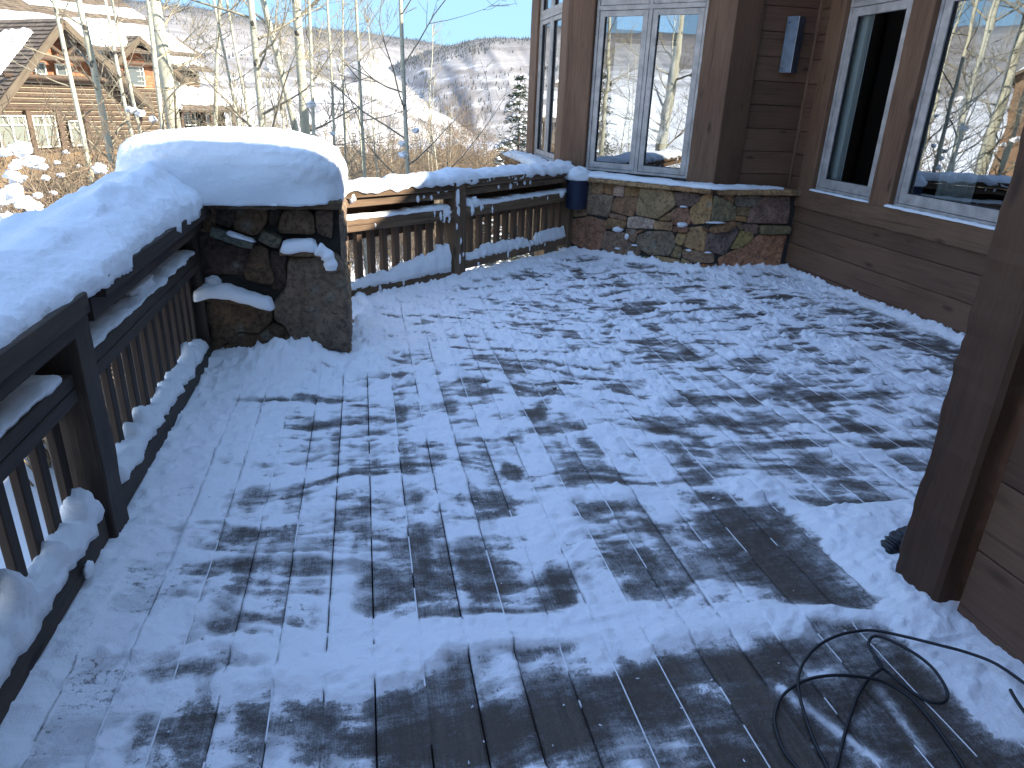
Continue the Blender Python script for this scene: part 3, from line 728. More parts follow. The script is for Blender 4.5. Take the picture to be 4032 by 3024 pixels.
def build_bay_stone(root):
    """rubble base under the bay: three faces"""
    sub = MB()
    pA = Vector((2.203, KST-2.203, 0)); pB = Vector((KST-7.10, 7.10, 0)); xr = 4.56
    zb, zt = -.35, .77
    for (a, b) in ((Vector((2.203, 11.3, 0)), pA), (pA, pB), (pB, Vector((xr, 7.10, 0))), (Vector((xr, 7.1, 0)), Vector((XW+.02, 7.1, 0)))):
        sub.quad((a.x, a.y, zb), (b.x, b.y, zb), (b.x, b.y, zt), (a.x, a.y, zt))
    base = part(sub, 'stone_base', MORTAR, root, label='rubble stone base of the bay with orange, grey and purple stones')
    m = MB()
    ux = Vector((S2, -S2, 0)); nr = Vector((-S2, -S2, 0)); org = pA
    c5 = [ # crop (2050,600) scale 2.765
     (GY, [(710, 300), (790, 320), (780, 440), (720, 520), (700, 440)]),
     (TN, [(790, 310), (915, 315), (905, 440), (850, 450), (785, 435)]), (BR, [(920, 320), (1035, 340), (1025, 460), (905, 440)]),
     (LG, [(1045, 350), (1140, 365), (1130, 480), (1015, 465)]), (OR, [(1150, 370), (1300, 390), (1290, 475), (1135, 480)]),
     (BR, [(580, 590), (720, 520), (725, 680), (590, 700)]),
     (GY, [(735, 450), (850, 455), (1020, 470), (1000, 590), (965, 700), (730, 660)]),
     (BR, [(1040, 490), (1285, 485), (1260, 620), (1220, 700), (1000, 640), (1010, 560)]),
     (TN, [(1310, 390), (1480, 395), (1660, 430), (1705, 570), (1500, 720), (1265, 680), (1275, 560), (1300, 470)]),
     (PU, [(1680, 430), (1820, 440), (1960, 460), (1960, 520), (1870, 580), (1720, 590), (1690, 500)]),
     (OR, [(1985, 470), (2090, 445), (2085, 600), (2060, 760), (1880, 780), (1840, 650), (1880, 590)]),
     (BR, [(985, 655), (1165, 700), (1160, 740), (975, 700)]), (RS, [(970, 710), (1160, 745), (1150, 820), (930, 830), (930, 760)]),
     (LG, [(1180, 705), (1300, 700), (1470, 740), (1450, 830), (1165, 820)]), (TN, [(1465, 750), (1665, 760), (1660, 850), (1455, 830)]),
     (BR, [(1500, 735), (1640, 650), (1640, 745)]),
     (RS, [(1650, 640), (1720, 600), (1820, 600), (1860, 720), (1850, 780), (1670, 790), (1650, 720)]),
     (BR, [(575, 730), (750, 700), (930, 750), (920, 860), (880, 1040), (780, 1090), (560, 980)]),
     (GY, [(920, 860), (1140, 880), (1170, 960), (1310, 1060), (1290, 1140), (1000, 1110), (890, 1030)]),
     (GY, [(1160, 830), (1260, 840), (1270, 920), (1250, 990), (1160, 930)]), (RS, [(1270, 850), (1370, 840), (1270, 890)]),
     (GY, [(1290, 900), (1400, 860), (1650, 860), (1690, 960), (1690, 1010), (1620, 1120), (1420, 1110), (1270, 1030), (1265, 960)]),
     (TN, [(1720, 880), (1810, 890), (1780, 980), (1745, 1015), (1690, 970)]), (BR, [(1700, 1010), (1760, 1040), (1740, 1150), (1640, 1130)]),
     (OR, [(1830, 830), (1970, 810), (2030, 880), (2005, 1080), (1850, 1040), (1770, 1010), (1820, 890)]),
     (RS, [(1770, 1050), (1850, 1060), (2100, 1100), (2100, 1200), (1880, 1190), (1765, 1130)]),
     (TN, [(1470, 1120), (1740, 1170), (1740, 1215), (1480, 1180)]), (TN, [(1760, 1150), (1850, 1190), (1860, 1225), (1760, 1210)]),
     (GY, [(1300, 1130), (1450, 1140), (1450, 1170), (1310, 1165)]), (RS, [(1680, 800), (1840, 810), (1840, 870), (1675, 860)]),
    ]
    n = (S2, S2, 0); k = KST*S2
    for i, (c, q) in enumerate(px_polys(c5, 2.765, 2050, 600, n, k, org, ux, -.009)):
        stone_poly(m, q, org, ux, Vector((0, 0, 1)), nr, (.06 if i == 29 else R.uniform(.015, .035)), tuple(x*R.uniform(.85, 1.1) for x in c), seed=i+40, rough=.008)
    c6 = [ # crop (2600,600) scale 2.765, right face
     (GY, [(590, 470), (640, 480), (820, 590), (800, 740), (550, 745), (575, 560)]), (BR, [(650, 460), (800, 465), (795, 550), (760, 565)]),
     (BL, [(815, 470), (1010, 470), (1110, 480), (1010, 590), (820, 580)]), (BL, [(1140, 470), (1400, 480), (1390, 700), (1370, 775), (930, 765), (990, 610), (1050, 540)]),
     (BR, [(835, 590), (990, 600), (960, 690), (830, 680)]), (BR, [(810, 690), (940, 700), (920, 755), (800, 740)]),
     (RS, [(440, 800), (520, 830), (510, 880), (460, 830)]), (BR, [(580, 800), (790, 745), (810, 780), (700, 850), (530, 870), (540, 820)]),
     (BL, [(525, 880), (700, 850), (800, 810), (850, 850), (770, 990), (700, 1110), (495, 1080), (500, 960)]),
     (OC, [(870, 855), (960, 865), (1010, 900), (1000, 940), (850, 1045), (765, 1045)]),
     (BR, [(830, 760), (890, 770), (880, 850), (820, 800)]), (GY, [(905, 780), (1060, 790), (1050, 880), (1020, 890), (890, 840)]),
     (GY, [(1080, 790), (1390, 800), (1390, 880), (1080, 885)]),
     (TN, [(1060, 900), (1370, 900), (1330, 1040), (1290, 1230), (1100, 1240), (640, 1230), (630, 1150), (790, 1070), (950, 1000)]),
     (BR, [(440, 1210), (635, 1215), (630, 1270), (440, 1250)]),
    ]
    org2 = Vector((0, 7.10, 0)); ux2 = Vector((1, 0, 0))
    for i, (c, q) in enumerate(px_polys(c6, 2.765, 2600, 600, (0, 1, 0), 7.10, org2, ux2, -.009)):
        stone_poly(m, q, org2, ux2, Vector((0, 0, 1)), Vector((0, -1, 0)), (.07 if i in (12, 7) else .03 if i in (3, 9) else R.uniform(.012, .03)), tuple(x*R.uniform(.85, 1.1) for x in c), seed=i+90, rough=.008)
    part(m, 'rubble_stones', STONE, base); m = MB()
    # left face (seen edge-on), flank at the right end, and what the railing hides
    y = pA.y+.02
    while y < 11.2:
        z = -.3
        while z < .74:
            w = R.uniform(.2, .45); h = R.uniform(.18, .32)
            stone_poly(m, [(y, z), (y+w-.012, z), (y+w-.012, min(.76, z+h-.012)), (y, min(.76, z+h-.012))], Vector((2.203, 0, 0)), Vector((0, 1, 0)), Vector((0, 0, 1)), Vector((-1, 0, 0)), R.uniform(.01, .04), R.choice((TN, BR, OC, TN)), seed=int(y*40+z*9))
            z += h
        y += w
    for z0, z1 in ((-.3, .15), (.16, .45), (.46, .75)):
        stone_poly(m, [(7.12, z0), (7.28, z0), (7.28, z1), (7.12, z1)], Vector((xr, 0, 0)), Vector((0, 1, 0)), Vector((0, 0, 1)), Vector((1, 0, 0)), .02, GY, seed=int(z0*50+60))
    o = part(m, 'rubble_stones', STONE, base)
    # cap course of flat stones
    def caps(a, b, out, w, zc, h=.055):
        L = (b-a).length; e = (b-a).normalized(); s = 0
        while s < L-.02:
            l = min(R.uniform(.16, .34), L-s)
            if L-s-l < .08: l = L-s
            mm = MB(); c = R.choice((TN, TN, OC, BR, OR))
            mm.beam(a+e*(s+.003)+out*(w/2-.30)+Vector((0, 0, zc)), a+e*(s+l-.003)+out*(w/2-.30)+Vector((0, 0, zc)), w, h, rough=.009, bev=.012, tint=c)
            part(mm, 'cap_stone', STONE, base); s += l
    caps(pA+ux*.02, pB, nr, .40, .795); caps(pB+Vector((.02, 0, 0)), Vector((xr+.06, 7.10, 0)), Vector((0, -1, 0)), .40, .795)
    caps(Vector((2.203, 11.3, 0)), pA+Vector((0, .02, 0)), Vector((-1, 0, 0)), .40, .795)

# ------------------------------------------------------------------ the timber house
def window(root, a, b, out, z0, z1, splits, zt=None, ztop=None, pane=GLASS, fw=.035, sw=.075, sill_snow=None, label=None):
    """window between plan points a and b (left to right seen from outside); out = outward normal"""
    a = Vector((*a, 0)); b = Vector((*b, 0)); e = (b-a).normalized(); L = (b-a).length; out = Vector((*out, 0))
    up = Vector((0, 0, 1))
    fr = MB()
    def bar(mb, s0, s1, za, zb, d, t):
        if s1-s0 >= zb-za: mb.beam(a+e*s0+up*((za+zb)/2)+out*(d-t/2), a+e*s1+up*((za+zb)/2)+out*(d-t/2), t, zb-za, up=up, bev=.003)
        else: mb.beam(a+e*((s0+s1)/2)+up*za+out*(d-t/2), a+e*((s0+s1)/2)+up*zb+out*(d-t/2), s1-s0, t, up=out, bev=.003)
    top = ztop or z1
    bar(fr, 0, L, z0, z0+fw*.8, .0, .09); bar(fr, 0, L, top-fw, top, .0, .09)
    bar(fr, 0, fw, z0+fw*.8, top-fw, .0, .09); bar(fr, L-fw, L, z0+fw*.8, top-fw, .0, .09)
    edges = [0]+splits+[L]
    for s in splits: bar(fr, s-fw*.6, s+fw*.6, z0+fw*.8, top-fw, -.002, .085)
    if zt: bar(fr, fw, L-fw, zt, zt+fw*1.3, .004, .09)
    f = part(fr, 'window', ALU, root, label=label)
    rows = [(z0+fw*.8+.004, (zt or z1-fw)-.004)]
    if zt: rows.append((zt+fw*1.3+.004, top-fw-.004))
    for i in range(len(edges)-1):
        s0 = edges[i]+(fw if i == 0 else fw*.6)+.004; s1 = edges[i+1]-(fw if i == len(edges)-2 else fw*.6)-.004
        for (za, zb) in rows:
            m = MB(); d = -.006; bar(m, s0, s0+sw, za, zb, d, .045); bar(m, s1-sw, s1, za, zb, d, .045)
            bar(m, s0+sw, s1-sw, za, za+sw*1.05, d-.001, .044); bar(m, s0+sw, s1-sw, zb-sw*.9, zb, d-.001, .044)
            sh = part(m, 'sash', ALU, f)
            g = MB(); q = lambda s, z: a+e*s+up*z+out*(-.036)
            g.quad(q(s0+sw-.004, za+sw-.004), q(s1-sw+.004, za+sw-.004), q(s1-sw+.004, zb-sw*.8), q(s0+sw-.004, zb-sw*.8))
            part(g, 'glass_pane', pane, f)
            k = MB(); t = .008
            bar(k, s0+sw-.001, s1-sw+.001, za+sw*1.05-.002, za+sw*1.05+.006, -.02, .02); bar(k, s0+sw-.002, s0+sw+.006, za+sw, zb-sw*.8, -.02, .02); bar(k, s1-sw-.006, s1-sw+.002, za+sw, zb-sw*.8, -.02, .02)
            part(k, 'gasket', DARKGAP, f)
    return f

def build_house():
    root = empty('timber_house', (4.65, 7.3, 0), 'dark brown timber house with tall grey windows and a bay on rubble stone', 'house')
    def siding(a, b, out, z0, z1, n0=None, mat=WALLWOOD, exp=.233, off=.254, rgh=.0015, t=.022):
        """horizontal boards between plan points a,b with dark joints"""
        a = Vector((*a, 0)); b = Vector((*b, 0)); out = Vector((*out, 0)); m = MB()
        z = off+exp*math.floor((z0-off)/exp)
        while z < z1-.001:
            za, zb = max(z, z0), min(z+exp, z1)
            if zb-za > .01:
                c = R.uniform(.82, 1.15)
                m.beam(a+Vector((0, 0, (za+zb)/2))-out*t/2, b+Vector((0, 0, (za+zb)/2))-out*t/2, t, zb-za-.004, seg=int((b-a).length/.15)+1, bev=.005, tint=(c, c*R.uniform(.97, 1.03), c))
            z += exp
        w = part(m, 'wall', mat, root)
        bk = MB(); bk.quad(a+Vector((0, 0, z0))-out*(t+.002), b+Vector((0, 0, z0))-out*(t+.002), b+Vector((0, 0, z1))-out*(t+.002), a+Vector((0, 0, z1))-out*(t+.002)); part(bk, 'wall_backing', DARKROOM, root)
        return w
    def trim(a, b, w, t, out, name='trim_board', rough=.003, mat=HEWN, tint=None):
        m = MB(); o = Vector((*out, 0)); a = Vector(a); b = Vector(b)
        m.beam(a-o*(t/2-.02), b-o*(t/2-.02), w, t, up=o, rough=rough, bev=.006, tint=tint); return part(m, name, mat, root)
    O = (-1, 0)
    # window wall x = XW
    siding((XW, -1.0), (XW, 7.30), O, -.30, .66)
    siding((XW, 7.07), (XW, 7.30), O, .66, 3.5)
    trim((XW, 7.285, -.2), (XW, 7.285, 3.5), .035, .05, O, rough=0)                       # corner batten
    m = MB(); m.beam((XW-.004, 1.5, .752), (XW-.004, 7.08, .752), .06, .19, rough=.006, bev=.008); part(m, 'sill_beam', HEWN, root)
    trim((XW, 6.97, .845), (XW, 6.97, 3.5), .24, .06, O)
    trim((XW, 5.79, .845), (XW, 5.79, 3.5), .27, .07, O)
    w1 = window(root, (XW+.03, 6.845), (XW+.03, 5.93), O, .858, 2.56, [], 2.56, 3.3, pane=GLASS_SCR, sw=.085, label='screened window showing a curtain')
    w2 = window(root, (XW+.03, 5.65), (XW+.03, 3.55), O, .858, 2.56, [], 2.56, 3.3, sw=.085, label='large window reflecting the slope')
    trim((XW, 3.40, .845), (XW, 3.40, 3.5), .27, .07, O)
    siding((XW, 1.5), (XW, 3.26), O, .85, 3.5)
    m = MB(); m.beam((XW+.0, 3.3, 3.40), (XW+.0, 7.08, 3.40), .05, .20, rough=.003); part(m, 'head_beam', HEWN, root)
    # curtain and dim room behind
    cu = MB(); pts = []
    for i in range(60):
        t = i/59; pts.append((XW+.13+.022*math.sin(t*38)+.01*math.sin(t*91), 6.86-t*.26))
    for i in range(59):
        cu.quad((*pts[i], .5), (*pts[i+1], .5), (*pts[i+1], 3.0), (*pts[i], 3.0))
    part(cu, 'curtain', CURTAIN, root)
    cu = MB(); pts = [(XW+.26+.022*math.sin(i*.7), 5.45-i*.008) for i in range(50)]
    for i in range(49): cu.quad((*pts[i], .5), (*pts[i+1], .5), (*pts[i+1], 3.0), (*pts[i], 3.0))
    part(cu, 'curtain', CURTAIN, root)
    rm = MB()
    rm.quad((XW+.05, 1.0, .0), (XW+5, 1.0, .0), (XW+5, 7.25, .0), (XW+.05, 7.25, .0)); rm.quad((XW+5, 1, 0), (XW+5, 7.25, 0), (XW+5, 7.25, 3.4), (XW+5, 1, 3.4))
    rm.quad((XW+.05, 7.22, 0), (XW+5, 7.22, 0), (XW+5, 7.22, 3.4), (XW+.05, 7.22, 3.4)); rm.quad((XW+.05, 1, 0), (XW+5, 1, 0), (XW+5, 1, 3.4), (XW+.05, 1, 3.4)); rm.quad((XW+.05, 1, 3.4), (XW+5, 1, 3.4), (XW+5, 7.25, 3.4), (XW+.05, 7.25, 3.4))
    part(rm, 'room_shell', PLASTER, root)
    # lamp wall y = YS
    siding((XW, YS), (3.98, YS), (0, -1), .80, 3.5, mat=WALLWOOD, off=.254+.013)
    # bay: corner points
    A = Vector((3.72, 7.25)); Bc = Vector((XL, KB-XL)); Cc = Vector((XL, 10.58))
    m = MB(); m.beam((3.86, YS-.02, .80), (3.86, YS-.02, 3.5), .285, .06, up=(0, 1, 0), rough=.003, tint=(.62, .6, .6)); part(m, 'trim_board', HEWN, root)
    def bp(s): q = A+(Bc-A).normalized()*s; return (q.x, q.y)
    LB = (Bc-A).length; ob = (-S2, -S2)
    sR = (A-Vector((3.497, 7.473))).length; sL = (A-Vector((2.592, 8.378))).length
    o3 = Vector((*ob, 0))
    def bpost(s0, s1, name='corner_post'):
        m = MB(); p = Vector((*bp((s0+s1)/2), 0))-o3*.075
        m.beam(p+Vector((0, 0, .80)), p+Vector((0, 0, 3.5)), s1-s0-.006, .17, up=o3, rough=.003, bev=.008); part(m, name, HEWN, root)
    bpost(0, sR); bpost(sL, LB-.005)
    a3 = Vector((*bp(sL), 0))+o3*-.03; b3 = Vector((*bp(sR), 0))+o3*-.03
    window(root, (a3.x, a3.y), (b3.x, b3.y), ob, .878, 2.60, [(sL-sR)*.505], 2.57, 3.3, sw=.062, fw=.036, label='double casement window of the bay with bare trees mirrored in it')
    # left face of the bay
    m = MB(); m.beam((XL+.085, 8.775, .80), (XL+.085, 8.775, 3.5), .30, .17, up=(1, 0, 0), rough=.003, bev=.008); part(m, 'corner_post', HEWN, root)
    m = MB(); m.beam((XL+.085, 10.37, .80), (XL+.085, 10.37, 3.5), .40, .17, up=(1, 0, 0), rough=.003, bev=.008); part(m, 'corner_post', HEWN, root)
    window(root, (XL+.03, 10.165), (XL+.03, 8.935), (-1, 0), .90, 2.60, [.62], 2.60, 3.3, sw=.055, fw=.04, label='narrow window seen edge-on')
    # far faces of the bay with their openings
    D = Vector((3.75, 11.98)); E2 = Vector((7.2, 11.98))
    window(root, (XL+.12, 10.70), (3.70, 11.95), (-S2, S2), .90, 2.60, [.9], 2.60, 3.4, sw=.07)
    for x0 in (3.95, 5.45): window(root, (x0+1.3, 11.98), (x0, 11.98), (0, 1), .90, 2.60, [.65], 2.60, 3.4, sw=.07)
    m = MB()
    m.box(5.26, 5.44, 11.9, 12.0, -.3, 3.5); m.box(3.72, 3.94, 11.9, 12.0, -.3, 3.5); m.box(6.76, 9.8, 11.9, 12.0, -.3, 3.5); m.box(3.94, 6.76, 11.9, 12.0, -.3, .895)
    part(m, 'wall', WALLWOOD, root)
    m = MB(); m.quad((XL+.1, 10.6, -.3), (3.72, 11.98, -.3), (3.72, 11.98, .895), (XL+.1, 10.6, .895)); m.quad((XL+.05, 8.6, -.3), (XL+.05, 10.6, -.3), (XL+.05, 10.6, .89), (XL+.05, 8.6, .89))
    m.quad((XL+.03, 8.65, -.3), (3.73, 7.29, -.3), (3.73, 7.29, .87), (XL+.03, 8.65, .87)); part(m, 'wall_backing', PLASTER, root)
    m = MB(); m.quad((9.8, 7.3, -.3), (9.8, 12, -.3), (9.8, 12, 3.5), (9.8, 7.3, 3.5)); m.add([(XL+.05, 8.65, .0), (3.73, 7.33, .0), (9.8, 7.33, 0), (9.8, 11.95, 0), (3.72, 11.95, 0), (XL+.05, 10.6, 0)], [(0, 1, 2, 3, 4, 5)])
    m.add([(XL+.05, 8.65, 3.45), (3.73, 7.33, 3.45), (9.8, 7.33, 3.45), (9.8, 11.95, 3.45), (3.72, 11.95, 3.45), (XL+.05, 10.6, 3.45)], [(5, 4, 3, 2, 1, 0)])
    m.quad((3.75, 7.335, 0), (9.8, 7.335, 0), (9.8, 7.335, 3.45), (3.75, 7.335, 3.45))
    part(m, 'room_shell', PLASTER, root)
    # near block with its hewn post
    m = MB(); m.beam((1.985, 1.735, -.12), (1.985, 1.735, 3.3), .205, .19, up=(1, 0, 0), rough=.010, bev=.014, tint=(.42, .38, .36)); part(m, 'hewn_post', HEWN, root, label='wide hand-hewn post at the near corner')
    siding((XN, -1.2), (XN, 1.60), O, -.20, 3.3, exp=.262, off=.02)
    siding((XN+.05, 1.83), (XW, 1.83), (0, 1), -.2, 3.3)
    siding((-1.6, -1.2), (XN, -1.2), (0, 1), -.2, 3.3)
    build_bay_stone(root)
    # low eaves over the window wall, the bay and the near block, plus an unseen set-back upper storey, added and shaped to shade the deck
    z = 3.5; m = MB()
    m.box(4.2, 12, 1.45, 12.6, z-.099, z-.001); m.box(1.9, 4.198, 6.75, 12.4, z-.098, z-.002); m.box(1.7, 12, -9, 2.05, 3.30, 3.395)
    part(m, 'eaves', WALLWOOD, root)
    zu, xe, ye, x0 = 5.5, 6.5, 1.15, 3.9
    m = MB(); m.box(x0, 14, -9, ye, zu-.1, zu); m.box(xe, 14, ye+.002, 12.6, zu-.099, zu-.001); part(m, 'upper_shadow_slab', WALLWOOD, root)  # unseen slabs, edges placed to cast the shadow boundary on mound and railing
    m = MB(); m.box(x0+.5, 13.6, -8.6, ye-.4, 3.40, zu-.105); m.box(xe+.4, 13.6, ye-.398, 12.2, 3.40, zu-.104); part(m, 'shadow_storey_wall', WALLWOOD, root)  # added out of view to carry the shading slabs
    m = MB()
    m.add([(xe, ye, zu+.002), (14, ye, zu+.002), (14, 12.6, zu+.002), (xe, 12.6, zu+.002), (10.2, ye, zu+1.3), (10.2, 12.6, zu+1.3)], [(0, 3, 5, 4), (1, 4, 5, 2), (0, 4, 1), (3, 2, 5)])
    m.add([(x0, ye, zu+.003), (14, ye, zu+.003), (14, -9, zu+.003), (x0, -9, zu+.003), (x0, -4, zu+1.3), (14, -4, zu+1.3)], [(0, 4, 5, 1), (3, 2, 5, 4), (0, 3, 4), (1, 5, 2)])
    part(m, 'roof', ROOFSH, root)  # unseen roof added over the shadow-casting storey
    return root
HOUSE = build_house()

# wall lamp: folded zinc wedge
def build_lamp():
    root = empty('wall_lamp', (4.38, 7.28, 2.25), 'folded blue-grey zinc wall lamp on the dark board wall beside the bay', 'wall lamp')
    m = MB(); x0, xm, x1, y0, y1, z0, z1 = 4.285, 4.353, 4.478, 7.272, 7.165, 1.985, 2.505
    t = .003
    vs = [(x0, y0, z0), (xm, y1, z0), (x1, y0-.02, z0), (x1, y0, z0), (x0, y0, z1), (xm, y1, z1), (x1, y0-.02, z1), (x1, y0, z1)]
    m.add(vs, [(0, 1, 5, 4), (1, 2, 6, 5), (2, 3, 7, 6), (0, 3, 2, 1), (4, 5, 6, 7), (0, 4, 7, 3)])
    part(m, 'lamp_shade', ZINC, root)
    s = MB(); s.beam((xm, y1-.001, z0), (xm, y1-.001, z1), .004, .004, up=(0, 1, 0), bev=.0005); part(s, 'bright_fold', m_simple('bright_zinc_edge', (.55, .6, .65), .3, .6), root)
    for (x, zz) in ((4.30, 2.45), (4.30, 2.02), (4.375, 2.45)):
        s = MB(); yy = y0+(y1-y0)*((x-x0)/(xm-x0)) if x < xm else y1+(y0-y1)*((x-xm)/(x1-xm))
        s.tube([(x, yy-.004, zz), (x, yy+.002, zz)], .006, 8); part(s, 'screw', DARKGAP, root)
build_lamp()

def build_bin():
    c = Vector((2.455, 8.16, 0)); root = empty('wall_planter', c+Vector((0, 0, .46)), 'navy blue round-fronted bin hung at the rail end against the stone, snow capped', 'bin')
    m = MB(); n = 36; vs = []; prof = [(.118, .455), (.122, .452), (.126, .46), (.1295, .62), (.133, .775), (.136, .785), (.136, .80), (.128, .802), (.12, .78)]
    for (r, z) in prof:
        for i in range(n):
            a = 2*math.pi*i/n; f = 1.0
            vs.append((c.x+r*math.cos(a)*1.0, c.y+r*math.sin(a)*.85, z))
    fs = [(k*n+i, k*n+(i+1) % n, (k+1)*n+(i+1) % n, (k+1)*n+i) for k in range(len(prof)-1) for i in range(n)]
    fs.append(tuple(range(n-1, -1, -1))); fs.append(tuple((len(prof)-1)*n+i for i in range(n)))
    m.add(vs, fs); part(m, 'bin_body', BLUEBOX, root, smooth=True)
    s = MB(); s.beam((2.40, 8.27, .60), (2.52, 8.27, .60), .02, .18, up=(0, 0, 1)); part(s, 'hanger', DARKGAP, root)
    snow_blob('snow', (c.x, c.y, .80), (.142, .122, .12), 'small domed snow cap on the navy bin', seed=3, amp=.2, zmin=.785, pw=2.5)
build_bin()

def build_pipe():
    pts = [(2.16, 1.99, .062), (2.08, 1.98, .064), (2.015, 1.97, .054), (1.985, 1.965, .024), (1.975, 1.96, -.01), (1.973, 1.958, -.06)]
    fine = []
    for i in range(len(pts)-1):
        for k in range(9): fine.append(Vector(pts[i]).lerp(Vector(pts[i+1]), k/12))
    fine.append(Vector(pts[-1]))
    # smooth
    for _ in range(6): fine = [fine[0]]+[fine[i]*.5+(fine[i-1]+fine[i+1])*.25 for i in range(1, len(fine)-1)]+[fine[-1]]
    rad = [.043+.0042*(1 if (i//2) % 2 else -1) for i in range(len(fine))]
    m = MB(); m.tube(fine, rad, 24); o = m.build('drain_pipe', PIPE, None, False)
    tag(o, 'black corrugated drain pipe elbow behind the hewn post', 'pipe')
build_pipe()

def catmull(p, n=10):
    out = []
    for i in range(len(p)-1):
        a, b, c, d = p[max(i-1, 0)], p[i], p[i+1], p[min(i+2, len(p)-1)]
        for k in range(n):
            t = k/n; out.append(.5*((2*b)+(-a+c)*t+(2*a-5*b+4*c-d)*t*t+(-a+3*b-3*c+d)*t**3))
    out.append(p[-1]); return out
def build_cable():
    m = MB()
    def path(pp, zs):
        q = []
        for i, (x, y) in enumerate(pp):
            z = zs[i] if hasattr(zs, '__len__') else zs
            q.append(hit(2900+x/1.476, 1900+y/1.476, (0, SLOPE, 1), z))
        m.tube(catmull(q), .0050, 8)
    path([(1760, 1240), (1671, 1165), (1500, 1050), (1330, 985), (1180, 945), (1000, 900), (820, 862), (720, 862), (600, 885), (480, 945), (400, 1030), (360, 1130), (365, 1230), (400, 1360), (450, 1500), (520, 1640), (560, 1740)],
         [.09, .085, .08, .075, .068, .055, .042, .034, .028, .022, .02, .028, .025, .014, .01, .01, .01])
    path([(400, 1740), (350, 1659), (270, 1550), (225, 1420), (225, 1340), (260, 1250), (340, 1180), (450, 1135), (600, 1120), (780, 1138), (900, 1180), (1020, 1260), (1120, 1370), (1210, 1490), (1310, 1640), (1360, 1740)],
         [.01, .01, .01, .01, .01, .014, .02, .026, .032, .032, .026, .018, .013, .01, .01, .01])
    path([(560, 1740), (580, 1659), (620, 1500), (660, 1360), (710, 1230), (780, 1130), (845, 1070), (800, 1000), (768, 940), (790, 897), (850, 900), (950, 945), (1060, 1010), (1150, 1090), (1215, 1190), (1225, 1250), (1190, 1280), (1100, 1265), (1000, 1200), (900, 1120), (835, 1065), (800, 1010)],
         [.01, .01, .01, .01, .014, .02, .026, .03, .036, .042, .046, .05, .05, .046, .036, .022, .016, .012, .012, .016, .028, .034])
    path([(1760, 1420), (1671, 1330), (1610, 1240), (1592, 1205)], [.07, .075, .08, .08])
    tag(m.build('cable', RUBBER, None, True), 'thin black cable lying in loose loops on bare boards near the hewn post', 'cable')
build_cable()

